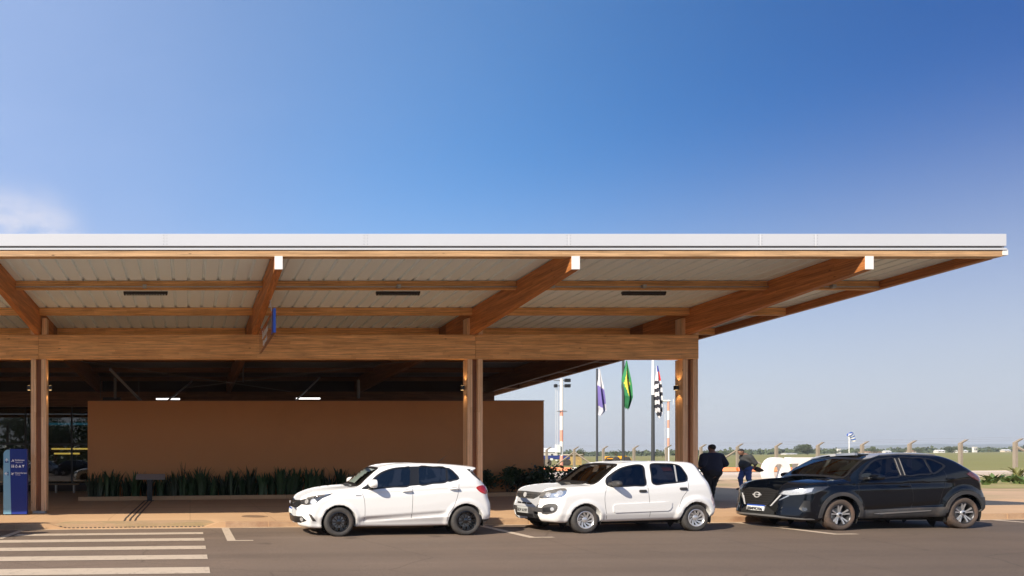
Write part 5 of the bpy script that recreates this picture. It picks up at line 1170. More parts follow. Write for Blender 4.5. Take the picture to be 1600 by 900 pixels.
# lit shelves in the hall
rt = thing('display_shelf', (-8, 37, g(-8)+.13), 'shop shelf with amber light strips seen through the left glazing', 'shelf')
b = MB(); b.box(-9.4, -5.2, 37, 37.4, .1, 2.4); b.build('shelf_unit', M('dark_shelf_wood', (.05, .03, .02), .5, 0, .2), rt)
b = MB(); b.box(at(80, 36.9), at(137, 36.9), 36.95, 36.99, zat(702.5, 37), zat(700.2, 37)); b.build('light_strip', shelf_lamp, rt)
b = MB(); b.box(at(84, 36.9), at(124, 36.9), 36.95, 36.99, zat(710, 37), zat(707.5, 37)); b.build('light_strip', shelf_lamp, rt)
b = MB(); b.box(at(60, 40), at(137, 40), 40, 40.05, zat(664, 40), zat(660.5, 40)); tag(b.build('light_box', emit('teal_band', (.03, .22, .32), .5)), 'teal glowing strip high up inside the glazed hall', 'light box')
# bench outside the glass
rt = thing('bench', (-6, 30.6, g(-6)+.13), 'low dark bench in front of the left glazing', 'bench')
b = MB(); b.box(-9.2, -5.0, 30.4, 30.8, g(-7)+.50, g(-7)+.56); b.build('seat', M('bench_wood', (.22, .14, .08), .6, 0, .1), rt)
for x in (-8.8, -7.4, -6.0, -5.2):
    b = MB(); b.box(x-.03, x+.03, 30.45, 30.75, g(x)+.13, g(-7)+.498); b.build('leg', concrete_light, rt)

# ================================================================= OUTSIDE, TO THE RIGHT
# big white letters
letter_white = M('white_letter_paint', (.80, .80, .79), .45, 0, .03, 1)
D = 30.0; zb = g(26)+.10; ht = 1.28
b = MB(); cx = at(1217.5, D); n = 40; o_, i_ = [], []
for q in range(n):
    a = 2*math.pi*q/n; ca, sa = math.cos(a), math.sin(a); e = 2/2.15
    o_.append((cx+.52*math.copysign(abs(ca)**e, ca), zb+ht/2+ht/2*math.copysign(abs(sa)**e, sa))); i_.append((cx+.225*math.copysign(abs(ca)**e, ca), zb+ht/2+(ht/2-.29)*math.copysign(abs(sa)**e, sa)))
for q in range(n):
    k = (q+1) % n; A, B_, C_, D_ = o_[q], o_[k], i_[k], i_[q]
    b.hexa([(A[0], D, A[1]), (B_[0], D, B_[1]), (B_[0], D+.35, B_[1]), (A[0], D+.35, A[1]), (D_[0], D, D_[1]), (C_[0], D, C_[1]), (C_[0], D+.35, C_[1]), (D_[0], D+.35, D_[1])])
tag(b.build('white_letter', letter_white), 'free-standing white letter O between the man in jeans and the black car', 'letter')
b = MB(); tx = at(1236.5, D)
b.box(tx, tx+1.0, D, D+.35, zb+ht-.28, zb+ht); b.box(tx+.35, tx+.65, D, D+.35, zb, zb+ht-.28); tag(b.build('white_letter', letter_white), 'free-standing white letter T right of the O, mostly hidden by the black car', 'letter')

# fence
A_, B_ = Vector((35.0, 67.0)), Vector((55.6, 46.0))
fr = thing('airfield_fence', (45, 56, g(45)), 'airfield fence of concrete posts with bent-over tops along the edge of the grass', 'fence')
dv = (B_-A_)/12; nrm = Vector((dv.y, -dv.x)).normalized()
for i in range(-1, 15):
    p = A_+dv*i; z0 = g(p.x)+.1
    b = MB(); w = .085
    c = [(p.x-w, p.y-w), (p.x+w, p.y-w), (p.x+w, p.y+w), (p.x-w, p.y+w)]
    top = [(q[0]+.0, q[1]) for q in c]; hh = 2.0
    b.hexa([(q[0], q[1], z0-.1) for q in c]+[(q[0], q[1], z0+hh) for q in c])
    b.hexa([(q[0], q[1], z0+hh+.001) for q in c]+[(q[0]+.34, q[1]-.10, z0+hh+.27) for q in [(p.x-.07, p.y-.07), (p.x+.07, p.y-.07), (p.x+.07, p.y+.07), (p.x-.07, p.y+.07)]])
    b.build('post', old_concrete, fr)
    if i in (1, 6, 12):
        for s_ in (-1, 1):
            if i == 12 and s_ < 0: continue
            q = p+dv*.9*s_; b = MB(); b.tube([(p.x, p.y, z0+1.75), (q.x, q.y, g(q.x)+.1)], .075, 4); b.build('brace', old_concrete, fr)
b = MB()
for hz_ in (.25, .75, 1.25, 1.75):
    b.tube([tuple(A_-dv)+(g((A_-dv).x)+.1+hz_,), tuple(A_+dv*14)+(g((A_+dv*14).x)+.1+hz_,)], .003, 4)
for hz_, ox in ((2.12, .15), (2.25, .3), (2.36, .42)):
    b.tube([((A_-dv).x+ox, (A_-dv).y, g(35)+.1+hz_), ((A_+dv*14).x+ox, (A_+dv*14).y, g(59)+.1+hz_)], .003, 4)
b.build('wire', M('rusty_wire', (.2, .16, .12), .7, .3, 0), fr)
# orange barrier on the far side of the paths
rt = thing('orange_barrier', (30, 62, g(30)), 'long low orange and white plastic barrier in front of the airfield fence', 'barrier')
P0, P1 = Vector((28.5, 66.5)), Vector((49.6, 49.5)); n = 14
for i in range(n):
    a = P0+(P1-P0)*(i/n); c = P0+(P1-P0)*((i+.93)/n); z = g(a.x)+.1; z2 = g(c.x)+.1
    b = MB(); b.hexa([(a.x, a.y-.2, z), (c.x, c.y-.2, z2), (c.x, c.y+.2, z2), (a.x, a.y+.2, z), (a.x, a.y-.06, z+.34), (c.x, c.y-.06, z2+.34), (c.x, c.y+.06, z2+.34), (a.x, a.y+.06, z+.34)]); b.build('barrier_block', orange_paint if i % 4 else white_paint, rt)
# agave-like plants right of the black car
for i, (px_, D, s_, n) in enumerate(((1552, 30.5, .50, 26), (1572, 31.5, .36, 20), (1590, 30.0, .45, 22), (1540, 29.2, .33, 18), (1602, 29.5, .4, 18))):
    o = blade_plant(500+i, n, s_, 1.0, .075, .10, 'agave_plant', leaf_mid); x = at(px_, D); o.location = (x, D, g(x)+.10)
    tag(o, ['bushy green agave just behind the rear of the black car', 'small agave in the middle of the sandy bed right of the black car', 'green agave near the right edge of the photo, in the sandy bed', 'lowest green agave half hidden by the rear of the black car', 'agave cut by the right edge of the photo'][i], 'plant', 'agave plants on the sandy verge')
o = blade_plant(520, 26, .62, 1.0, .07, .12, 'agave_plant', M('straw_green_leaf', (.17, .17, .06), .6, 0, .3, 3)); x = at(1591, 36); o.location = (x, 36, g(x)+.1); tag(o, 'tall straw-green agave behind the others, in front of the pale kerb', 'plant', 'agave plants on the sandy verge')

# flag poles with limp flags
pole_m = M('dark_pole_paint', (.055, .06, .065), .45, .3, .1)
def flag(px_, D, r_, ptop, rows, label, paintf, halyard_white=None):
    x = at(px_, D); z0 = g(x)+.1; rt = thing('flagpole', (x, D, z0), 'dark pole carrying the '+label.split(',')[0], 'flagpole', 'flagpoles beyond the right column'); zt_ = zat(ptop, D)
    zsplit = zat(halyard_white, D) if halyard_white else zt_
    b = MB(); b.tube([(x, D, z0), (x, D, zsplit)], [r_, r_*.8], 12); b.build('pole', pole_m, rt, smooth=R(40))
    if halyard_white: b = MB(); b.tube([(x, D, zsplit+.001), (x, D, zt_)], [r_*.8, r_*.55], 12); b.lathe([(0, .12), (.05, .1), (.07, .05), (.05, 0)], 12, 'z', (x, D, zt_)); b.build('upper_pole', white_paint, rt, smooth=R(40))
    fl = thing('flag', (x, D-.1, zat(rows[-1][0], D)), label, 'flag', 'flags beyond the right column')
    # rows: (py, left px, right px)
    n, m = 46, 22; mats = []; vs = []; fs = []; mi = []; ys = np.linspace(rows[0][0], rows[-1][0], n)
    Lp = np.interp(ys, [q[0] for q in rows], [q[1] for q in rows]); Rp = np.interp(ys, [q[0] for q in rows], [q[2] for q in rows])
    for i in range(n):
        for j in range(m):
            u = j/(m-1); v = i/(n-1); w = (Rp[i]-Lp[i])*D/1067
            xx = at(Lp[i]+(Rp[i]-Lp[i])*u, D); dp = w*.42*math.sin(u*9+1.5*v+.6*math.sin(v*5))*(.35+.65*v)
            vs.append((xx, D-.12+dp, zat(ys[i], D)+.06*math.sin(u*9)*v))
    pal = []
    for i in range(n-1):
        for j in range(m-1):
            fs.append((i*m+j, i*m+j+1, (i+1)*m+j+1, (i+1)*m+j)); c = paintf((j+.5)/(m-1), (i+.5)/(n-1))
            if c not in pal: pal.append(c)
            mi.append(pal.index(c))
    b = MB(); b.v = vs; b.f = fs; b.m = mi
    cols = {'white': (.62, .62, .64), 'violet': (.15, .12, .36), 'grey': (.45, .46, .52), 'green': (.03, .22, .08), 'shaded_green': (.01, .12, .04), 'yellow': (.66, .55, .06), 'navy': (.02, .02, .12), 'black': (.02, .02, .03), 'red': (.62, .03, .03), 'blue': (.03, .05, .35)}
    mats = []
    for c in pal:
        mm = M('flag_'+c, cols[c], .8, 0, .05)
        mats.append(mm)
    ob = b.build('flag_cloth', mats, fl, smooth=True, normals=False); return ob
def f1(u, v):
    if v < .34+.10*u: return 'white'
    return 'violet' if v < .72+.12*math.sin(u*3) else 'grey'  # grey bottom: shadow on the cloth put into the colour
def f2(u, v):
    if v > .74: return 'shaded_green'  # lower folds: same green with shade put into the colour
    du = (u-.55)/.36; dv_ = (v-.47)/.32
    if abs(du)+abs(dv_)*.8 < 1: return 'navy' if abs(u-.72) < .07 and abs(v-.44) < .10 else 'yellow'
    return 'green'
def f3(u, v):
    s_ = v*13+u*1.5
    if v < .30:
        if u < .35: return 'white'
        if v < .12: return 'blue'
        if v < .2: return 'white' if u < .6 else 'red'
        return 'red' if u > .5 else 'white'
    return 'black' if int(s_) % 2 == 0 else 'white'
flag(933.0, 42, .065, 576, [(577, 933.5, 936), (590, 933.5, 938), (603, 932, 940.5), (622, 931.5, 943), (630, 931.5, 944), (642, 933, 945), (650, 934, 937)], 'limp white and violet flag with grey painted shadow, leftmost of the three flags', f1)
flag(974.0, 37, .075, 563, [(564, 976, 978), (575, 974, 980), (590, 971, 982.5), (605, 971, 984.5), (622, 973.5, 986), (633, 974, 982.5), (640, 977, 980.5)], 'limp green and yellow flag with a blue disc, middle of the three flags', f2)
flag(1020.5, 33, .085, 561, [(572, 1023, 1026), (590, 1022, 1029), (605, 1021, 1031), (620, 1021, 1032), (640, 1021.5, 1032), (648, 1025, 1032), (654, 1026.5, 1028)], 'limp black and white striped flag with red and blue corner, rightmost of the flags', f3, 617)

# lighting masts
def mast(px_, D, ptop, r_, bands, label, head):
    x = at(px_, D); z0 = g(x)+.1; zt_ = zat(ptop, D); rt = thing('lighting_mast', (x, D, z0), label, 'mast')
    reds = M('mast_red_paint', (.72, .30, .22), .6, 0, .15); wh = M('mast_white_paint', (.80, .78, .75), .6, 0, .05)
    prev = 735
    for py, c in bands:
        b = MB(); za, zb_ = max(zat(prev, D), z0), zat(py, D); b.tube([(x, D, za+.002), (x, D, zb_)], r_, 14); b.build('mast_section', reds if c == 'r' else wh, rt, smooth=R(40)); prev = py
    b = MB()
    lx = x-r_-.55
    b.tube([(lx, D, z0+1.5), (lx, D, zt_-1)], .02, 5); b.tube([(lx+.22, D, z0+1.5), (lx+.22, D, zt_-1)], .02, 5)
    z = z0+1.6
    while z < zt_-1.2: b.tube([(lx, D, z), (lx+.22, D, z)], .012, 4); z += .35
    for z in (z0+2.5, (z0+zt_)/2, zt_-1.5): b.tube([(lx, D, z), (x, D, z)], .02, 4)
    b.build('ladder', M('ladder_white', (.66, .66, .66), .5, .2, 0), rt)
    head(rt, x, D, zt_)
    return rt
def head1(rt, x, D, z):
    b = MB(); b.box(x-1.0, x+1.0, D-.06, D+.06, z-.25, z-.15); b.box(x-1.0, x+1.0, D-.06, D+.06, z-.95, z-.85); b.build('crossarm', grey_metal, rt)
    for dx in (-.85, .5, .85):
        for dz in (-.2, -.9):
            if dx < 0 and dz > -.5: continue
            b = MB(); b.box(x+dx-.17, x+dx+.17, D-.35, D-.02, z+dz-.22, z+dz+.2); b.build('floodlight', black_metal, rt, bevel=.03)
    b = MB(); b.box(x-.85, x-.35, D-.4, D+.0, g(x)+1.9, g(x)+2.9); b.build('control_box', white_paint, rt)
    b = MB(); b.box(x-.5, x+.6, D-.2, D+.2, zat(642, D)-.1, zat(642, D)); b.build('bracket', grey_metal, rt)
def head2(rt, x, D, z):
    b = MB(); b.box(x-1.4, x+.6, D-.05, D+.05, z-.5, z-.4); b.tube([(x+1.0, D, z-1.0), (x+1.0, D, z+.1)], .05, 5); b.build('crossarm', white_paint, rt)
    for dx in (-1.3, -.7, 0): b = MB(); b.box(x+dx-.2, x+dx+.2, D-.3, D, z-.4, z-.1); b.build('floodlight', white_paint, rt)
mast(877.5, 88, 592, .19, [(712, 'r'), (690, 'w'), (672, 'r'), (650, 'w'), (641, 'r'), (592, 'w')], 'tall pale lighting mast with floodlights and a ladder, left of the flags', head1)
mast(1044.5, 135, 624, .20, [(702, 'w'), (698, 'w'), (684, 'r'), (669, 'w'), (656, 'r'), (642, 'w'), (628, 'r')], 'thin red and white banded mast just left of the right column', head2)
# wind sock
x = at(1327, 190); rt = thing('windsock', (x, 190, g(x)+.1), 'drooping blue and white windsock on a thin pole above the roof of the black car', 'windsock')
b = MB(); b.tube([(x, 190, g(x)), (x, 190, zat(677, 190))], .09, 6); b.build('pole', white_paint, rt)
pts = [(1328, 678), (1331, 681), (1333, 685), (1335, 689.5)]; P = [(at(a, 190), 190, zat(c, 190)) for a, c in pts]; rs = [.75, .6, .5, .38]
for i in range(3):
    b = MB(); a, c = Vector(P[i]), Vector(P[i+1]); b.tube([a, (a+c)/2], [rs[i], (rs[i]+rs[i+1])/2], 12, caps=False); b.build('sock_band', M('sock_blue', (.03, .12, .5), .7, 0, 0), rt)
    b = MB(); b.tube([(a+c)/2, c], [(rs[i]+rs[i+1])/2, rs[i+1]], 12, caps=False); b.build('sock_band', white_paint, rt)

# airport vehicles and sheds far behind
def wheels_of(rt, xs_, D, z, r_=.45):
    for x in xs_: b = MB(); b.lathe([(0, -.15), (r_*.5, -.15), (r_, -.12), (r_, .12), (0, .15)], 16, 'y', (x, D, z+r_)); b.build('wheel', tyre_m, rt)
D = 92; x = at(868, D); z = g(x)+.1; rt = thing('cargo_trailer', (x, D, z), 'dark blue cargo trailer with pale lettering patches behind the left lighting mast', 'trailer')
b = MB(); b.box(at(848, D), at(891, D), D, D+2, z+.9, zat(714, D)+.2); b.build('container', M('navy_trailer_paint', (.03, .05, .22), .4, 0, .1), rt, bevel=.05)
b = MB(); b.box(at(860, D), at(864, D), D-.02, D, zat(718, D)-.1, zat(716, D)); b.box(at(868, D), at(871, D), D-.02, D, zat(720, D), zat(718, D)); b.build('pale_patch', white_paint, rt)
wheels_of(rt, [at(852, D), at(857, D), at(882, D), at(887, D)], D+.1, z)
D = 96; x = at(905, D); z = g(x)+.1; rt = thing('site_shed', (x, D, z), 'weathered yellow boarded shed between the left mast and the first flagpole', 'shed')
b = MB(); b.box(at(888, D), at(909, D), D, D+2.2, z, zat(712, D)+.1); b.build('wall', M('weathered_yellow_boards', (.52, .36, .13), .8, 0, .3, 1.2, dirt=(.3, .18, .09), dirtscale=1, dirtamt=.8), rt)
b = MB(); b.box(at(887.5, D), at(909.5, D), D-.2, D+2.4, zat(712, D)+.102, zat(711, D)+.12); b.build('roof', M('pale_shed_roof', (.5, .45, .38), .7, 0, .1), rt)
def loader(px0, px1, pyt, D, label, cat='loader'):
    x = at((px0+px1)/2, D); z = g(x)+.1; yel = M('machine_yellow', (.80, .42, .02), .45, 0, .08); rt = thing('loader', (x, D, z), label, cat)
    a0, a1 = at(px0, D), at(px1, D); zt_ = zat(pyt, D); w = a1-a0
    b = MB(); b.box(a0, a0+w*.55, D, D+1.8, z+.7, zt_-.25); b.box(a0+w*.55, a1, D, D+1.8, z+.6, z+.6+(zt_-z)*.35); b.build('body', yel, rt, bevel=.08)
    b = MB(); b.box(a0+w*.62, a0+w*.88, D+.2, D+1.6, z+.6+(zt_-z)*.35+.01, zt_+.1); c_ = b.build('cab', yel, rt, bevel=.06)
    b = MB(); b.box(a0+w*.65, a0+w*.85, D+.17, D+.19, z+.7+(zt_-z)*.4, zt_-.05); b.build('cab_window', side_glass, c_)
    b = MB(); b.hexa([(a1-.05, D, z+.1), (a1+w*.14, D, z+.1), (a1+w*.14, D+1.8, z+.1), (a1-.05, D+1.8, z+.1), (a1-.1, D, z+.9), (a1+.1, D, z+.9), (a1+.1, D+1.8, z+.9), (a1-.1, D+1.8, z+.9)]); b.build('bucket', yel, rt)
    wheels_of(rt, [a0+w*.18, a0+w*.8], D-.05, z, .55)
loader(958, 985, 713.5, 110, 'yellow wheel loader seen behind the middle flagpole'); loader(950, 955.5, 714, 112, 'small orange-yellow machine just left of the yellow wheel loader')
# far buildings
def house(px0, px1, pyt, D, wall, roof, label, gable=True):
    a0, a1 = at(px0, D), at(px1, D); x = (a0+a1)/2; z = g(x)+.15; zt_ = zat(pyt, D); dd = (a1-a0)*.6; rt = thing('distant_building', (x, D, z), label, 'building'); hw_ = z+(zt_-z)*(.62 if gable else 1)
    b = MB(); b.box(a0, a1, D, D+dd, z-.5, hw_); b.build('wall', wall, rt)
    b = MB()
    if gable: b.prism([(D-.3, hw_+.01), (D+dd+.3, hw_+.01), (D+dd/2, zt_)], a0-.3, a1+.3, 'x')
    else: b.box(a0-.2, a1+.2, D-.2, D+dd+.2, hw_+.01, hw_+.2)
    b.build('roof', roof, rt)
    b = MB(); n = max(2, int((a1-a0)/3))
    for i in range(n): xx = a0+(a1-a0)*(i+.5)/n; b.box(xx-.4, xx+.4, D-.03, D-.005, z+(hw_-z)*.4, z+(hw_-z)*.75)
    b.build('window', M('dark_far_window', (.05, .06, .07), .3, 0, 0), rt)
wA = M('white_far_wall', (.66, .64, .60), .8, 0, .05); wB = M('cream_far_wall', (.55, .47, .38), .8, 0, .05); rT = M('tile_far_roof', (.36, .18, .11), .8, 0, .1); rW = M('white_far_roof', (.70, .70, .70), .6, 0, .05)
for a in ((838, 871, 700, 260, wA, rW, 'white-roofed hangar at the edge of the brown wall, behind the blue trailer', True),
          (1222, 1232, 709.5, 470, wB, rT, 'low cream house left of the big tree, right above the letter O', True), (1229, 1246, 708, 455, wA, rW, 'low white shed between the letter O and the big tree', True),
          (1310, 1314.5, 701.5, 480, wA, rW, 'narrow white water tower block left of the windsock', False), (1355, 1378, 705.3, 470, wB, rT, 'long low house with a pinkish roof under the palm-like tree', True),
          (1384, 1393, 704, 520, wA, rW, 'small white house right of the long low house', True), (1420, 1432, 703.5, 540, wB, rT, 'cream house above the rear window of the black car', True),
          (1466, 1477, 702.8, 500, wA, rW, 'white house left of the second tree clump on the right', True), (1499, 1513, 703, 505, wA, rW, 'low white building left of the tall white silo at the right', True),
          (1522.5, 1527.5, 698.5, 520, wA, rW, 'tall white silo block near the right edge', False), (1570, 1580, 702.2, 510, wB, rW, 'pale low building at the far right by the last fence post', True),
          (1190, 1206, 710, 560, wB, rT, 'small far house behind the head of the man in jeans', True), (1003, 1015, 712.5, 480, wB, rT, 'low cream house seen left of the rightmost flagpole', True)):
    house(*a)

# ---------------------------------------------------------------- trees
def crown(seed, n, rx, ry, rz, zc, leaf, mat, parent, lob=9):
    r = np.random.RandomState(seed); lobes = np.stack([r.uniform(-.62, .62, lob)*rx, r.uniform(-.5, .5, lob)*ry, zc+r.uniform(-.5, .55, lob)*rz], 1); ls = r.uniform(.28, .52, lob)
    k = r.randint(0, lob, n); u = r.normal(size=(n, 3)); u /= np.linalg.norm(u, axis=1)[:, None]; u *= (r.random(n)**.45)[:, None]*ls[k][:, None]
    c = lobes[k]+u*np.array([rx, ry, rz]); d = u/np.maximum(np.linalg.norm(u, axis=1), 1e-6)[:, None]+r.normal(scale=.6, size=(n, 3)); d /= np.linalg.norm(d, axis=1)[:, None]
    w = np.cross(d, r.normal(size=(n, 3))); w /= np.linalg.norm(w, axis=1)[:, None]; L_ = (leaf*r.uniform(.6, 1.4, n))[:, None]
    V = np.stack([c, c+d*L_*.5+w*L_*.3, c+d*L_, c+d*L_*.5-w*L_*.3], 1).reshape(-1, 3); Q = np.arange(n*4).reshape(n, 4)
    return np_obj('crown', V, Q, mat, parent, False)
def tree(px_, D, wpx, pyt, label, seed, n=900, mat=None, squat=.5, trunk=True):
    x = at(px_, D); z0 = g(x)+.1; rt = thing('tree', (x, D, z0), label, 'tree'); del WL[rt.name]; Hh = zat(pyt, D)-z0; rx = wpx*D/1067/2; rz = Hh*squat
    crown(seed, n, rx, rx*.8, rz, Hh-rz*.95, max(.12, min(rx, Hh)*.10), mat or leaf_far, rt)
    b = MB(); b.tube([(0, 0, -.3), (rx*.03, 0, Hh*.3), (-rx*.05, 0, Hh*.62)], [Hh*.045, Hh*.035, Hh*.015], 8)
    for q in range(5):
        a = q*1.3+seed; b.tube([(rx*.02, 0, Hh*(.25+.05*q)), (rx*.35*math.cos(a), rx*.3*math.sin(a), Hh*(.5+.06*q))], [Hh*.02, Hh*.008], 5)
    b.build('trunk', bark, rt, origin=(0, 0, 0)); return rt
for t_ in ((1262, 400, 31, 694, 'large dark round tree left of the windsock on the far side of the airfield', 1, 2600), (1281, 408, 14, 698, 'smaller dark tree leaning on the right of the largest far tree', 2, 900),
           (1304, 430, 16, 702, 'low bushy tree left of the narrow white block', 3, 700), (1365, 400, 15, 698.5, 'flat-topped tree behind the long low house with the pinkish roof', 4, 900),
           (1408, 450, 20, 700.5, 'low wide tree above the roof of the black car', 5, 900), (1437, 460, 22, 700, 'wide tree clump above the rear of the black car roof', 6, 1000),
           (1488, 440, 24, 697.5, 'rounded wide tree between two right-hand fence posts', 7, 1500), (1545, 520, 14, 701, 'small tree right of the tall white silo', 8, 600),
           (911, 180, 20, 699.5, 'leafless-looking grey tree above the yellow shed', 9, 900), (962, 240, 16, 701, 'grey-green tree between the first two flagpoles', 10, 800), (1035, 260, 26, 704, 'low green tree right of the rightmost flag', 11, 800),
           (1098, 170, 12, 699.5, 'thin bare-looking tree left of the man in navy', 12, 420), (1164, 470, 20, 704, 'low tree right behind the man in jeans', 13, 600), (1320, 500, 12, 702.5, 'small round tree just left of the windsock pole', 14, 400), (1340, 480, 14, 702.5, 'small round tree just right of the windsock pole', 15, 400)):
    tree(*t_[:6], n=t_[6])
# distant wood and shrubs that read as one band
r = np.random.RandomState(5); vs = []; N_ = 260; allV = []
for i in range(N_):
    D = r.uniform(540, 1150); px_ = r.uniform(820, 1700); x = at(px_, D); rx = r.uniform(6, 22); h_ = r.uniform(2.0, 4.6); n = 60
    u = r.normal(size=(n, 3)); u /= np.linalg.norm(u, axis=1)[:, None]; u *= (r.random(n)**.4)[:, None]
    c = np.array([x, D, g(x)+.2+h_*.5])+u*np.array([rx, rx*.6, h_*.5]); d = r.normal(size=(n, 3)); d /= np.linalg.norm(d, axis=1)[:, None]; w = np.cross(d, r.normal(size=(n, 3))); w /= np.linalg.norm(w, axis=1)[:, None]; L_ = r.uniform(1.6, 3.6, n)[:, None]
    allV.append(np.stack([c, c+d*L_*.5+w*L_*.4, c+d*L_, c+d*L_*.5-w*L_*.4], 1).reshape(-1, 3))
V = np.concatenate(allV); o = np_obj('distant_wood', V, np.arange(len(V)).reshape(-1, 4), leaf_far, None, False); tag(o, kind='stuff')

# ================================================================= ACROSS THE ROAD (seen only in the glazing, and it lights the scene)
WLb = {}
def palm(x, y, h_, label, seed):
    rt = thing('palm_tree', (x, y, g(x)), label, 'palm tree'); del WL[rt.name]; r = random.Random(seed)
    b = MB(); b.tube([(0, 0, -.1), (.1, 0, h_*.5), (.15, .1, h_)], [.2, .15, .12], 10); b.build('trunk', bark, rt, origin=(0, 0, 0))
    b = MB()
    for k in range(22):
        a = k*2*math.pi/22+r.uniform(-.15, .15); el = r.uniform(-.1, .9); L_ = r.uniform(2.0, 2.7)
        for q in range(16):
            t = (q+1)/16; rad = L_*t*math.cos(el*.6); z = h_+math.sin(el)*L_*t-1.5*t*t; c = Vector((.15+rad*math.cos(a), .1+rad*math.sin(a), z)); s_ = Vector((-math.sin(a), math.cos(a), 0)); wl_ = .55*(1-t*.6)
            for sd in (-1, 1): b.add([c, c+Vector((math.cos(a), math.sin(a), 0))*.1, c+s_*sd*wl_+Vector((0, 0, -.35*wl_))+Vector((math.cos(a), math.sin(a), 0))*.25], [(0, 1, 2)])
    b.build('crown', leaf_mid, rt, origin=(0, 0, 0), normals=False); return rt
palm(at(10, 82), 64.2-82, 6.2, 'palm tree across the road, mirrored in the left glazing', 1)
palm(-27, -22, 7, 'second palm tree across the road, left of the first', 2)
for i, (x, y, w_, h_) in enumerate(((-8, -20, 8, 8), (-40, -24, 10, 8), (14, -34, 9, 8), (34, -30, 8, 7), (-17.5, -24, 8, 7.5), (-30, -21, 7, 7), (-12.5, -31, 11, 10), (-23, -34, 10, 9))):
    rt = thing('street_tree', (x, y, g(x)), ['leafy tree across the road, behind the parked silver car', 'wide leafy tree far to the left across the road', 'leafy tree across the road opposite the compact car', 'leafy tree across the road opposite the black car', 'leafy tree across the road right of the palm', 'smaller leafy tree across the road left of both palms', 'tallest leafy tree across the road, second row', 'tall leafy tree across the road, second row behind the palms'][i], 'tree'); del WL[rt.name]
    crown(60+i, 3500, w_/2, w_/2, h_*.32, h_*.66, .34, leaf_mid, rt, 14)
    b = MB(); b.tube([(0, 0, -.1), (.1, 0, h_*.3), (0, .1, h_*.6)], [.22, .17, .08], 8)
    for q in range(6): b.tube([(0, 0, h_*.3), (w_*.3*math.cos(q*1.05), w_*.3*math.sin(q*1.05), h_*.6)], [.09, .03], 6)
    b.build('trunk', bark, rt, origin=(0, 0, 0))
allV = []; r = np.random.RandomState(9)
for i in range(150):
    x = r.uniform(-170, 190); y = r.uniform(-85, -60); rx = r.uniform(3, 7); h_ = r.uniform(4, 8); n = 110
    u = r.normal(size=(n, 3)); u /= np.linalg.norm(u, axis=1)[:, None]; u *= (r.random(n)**.4)[:, None]; c = np.array([x, y, g(x)+h_*.5])+u*np.array([rx, rx*.6, h_*.5])
    d = r.normal(size=(n, 3)); d /= np.linalg.norm(d, axis=1)[:, None]; w = np.cross(d, r.normal(size=(n, 3))); w /= np.linalg.norm(w, axis=1)[:, None]; L_ = r.uniform(.6, 1.5, n)[:, None]
    allV.append(np.stack([c, c+d*L_*.5+w*L_*.4, c+d*L_, c+d*L_*.5-w*L_*.4], 1).reshape(-1, 3))
V = np.concatenate(allV); o = np_obj('roadside_wood', V, np.arange(len(V)).reshape(-1, 4), leaf_mid, None, False); tag(o, kind='stuff')
c = copy_tree(suv); c.name = 'suv_car'; c['label'] = 'silver car parked across the road, mirrored in the left glazing'; place(c, (at(90, 72), 64.2-72, g(-13)), math.pi)
for ch in c.children:
    if ch.name.startswith('body') or ch.name.startswith('mirror'): ch.data = ch.data.copy(); ch.data.materials[0] = car_silver
c = copy_tree(suv); c.name = 'suv_car'; c['label'] = 'black car across the road, mirrored in the glazing by the brown wall'; place(c, (at(128, 68)+1.2, 64.2-66.5, g(-9)), math.pi)
c = copy_tree(hatch); c.name = 'hatchback_car'; c['label'] = 'white hatchback parked left of the crossing, only its shadow shows'; place(c, (-7.6, 14.45, g(-7)), 0)
# ================================================================= PEOPLE
skin_m = M('skin', (.22, .115, .075), .6, 0, .05); hair_m = M('dark_hair', (.012, .010, .009), .7, 0, .2, 20)
navy_m = M('navy_shirt', (.010, .014, .035), .85, 0, .15, 6, .3, 30); trouser_m = M('black_trousers', (.010, .010, .014), .85, 0, .15, 6, .3, 30)
grey_m = M('dark_grey_shirt', (.035, .037, .038), .85, 0, .15, 6, .3, 30); jeans_m = M('blue_jeans', (.045, .075, .21), .85, 0, .25, 8, .3, 60); shoe_m = M('dark_shoe', (.02, .018, .016), .5, 0, .1)
def smin(a, b_, k):
    h = np.clip(.5+.5*(b_-a)/k, 0, 1); return b_+(a-b_)*h-k*h*(1-h)
def caps(P, A, B_, r0, r1, sx=1., sy=1.):
    """Tapered capsule, optionally flattened."""
    A = np.array(A, float); B_ = np.array(B_, float); q = P.copy(); s_ = np.array([sx, sy, 1.]); q = q/s_; A = A/s_; B_ = B_/s_
    d = B_-A; t = np.clip(((q-A)@d)/max(d@d, 1e-9), 0, 1); return np.linalg.norm(q-A-t[:, None]*d, axis=1)-(r0+(r1-r0)*t)
def union(P, L_, k=.035):
    f = None
    for c in L_:
        v = caps(P, *c); f = v if f is None else smin(f, v, k)
    return f
def grow_mesh(name, F, lo, hi, h, mat, parent):
    P, Q = surface_nets(lambda x, y, z: F(np.stack([x, y, z], 1)), lo, hi, h); return np_obj(name, P, Q, mat, parent)
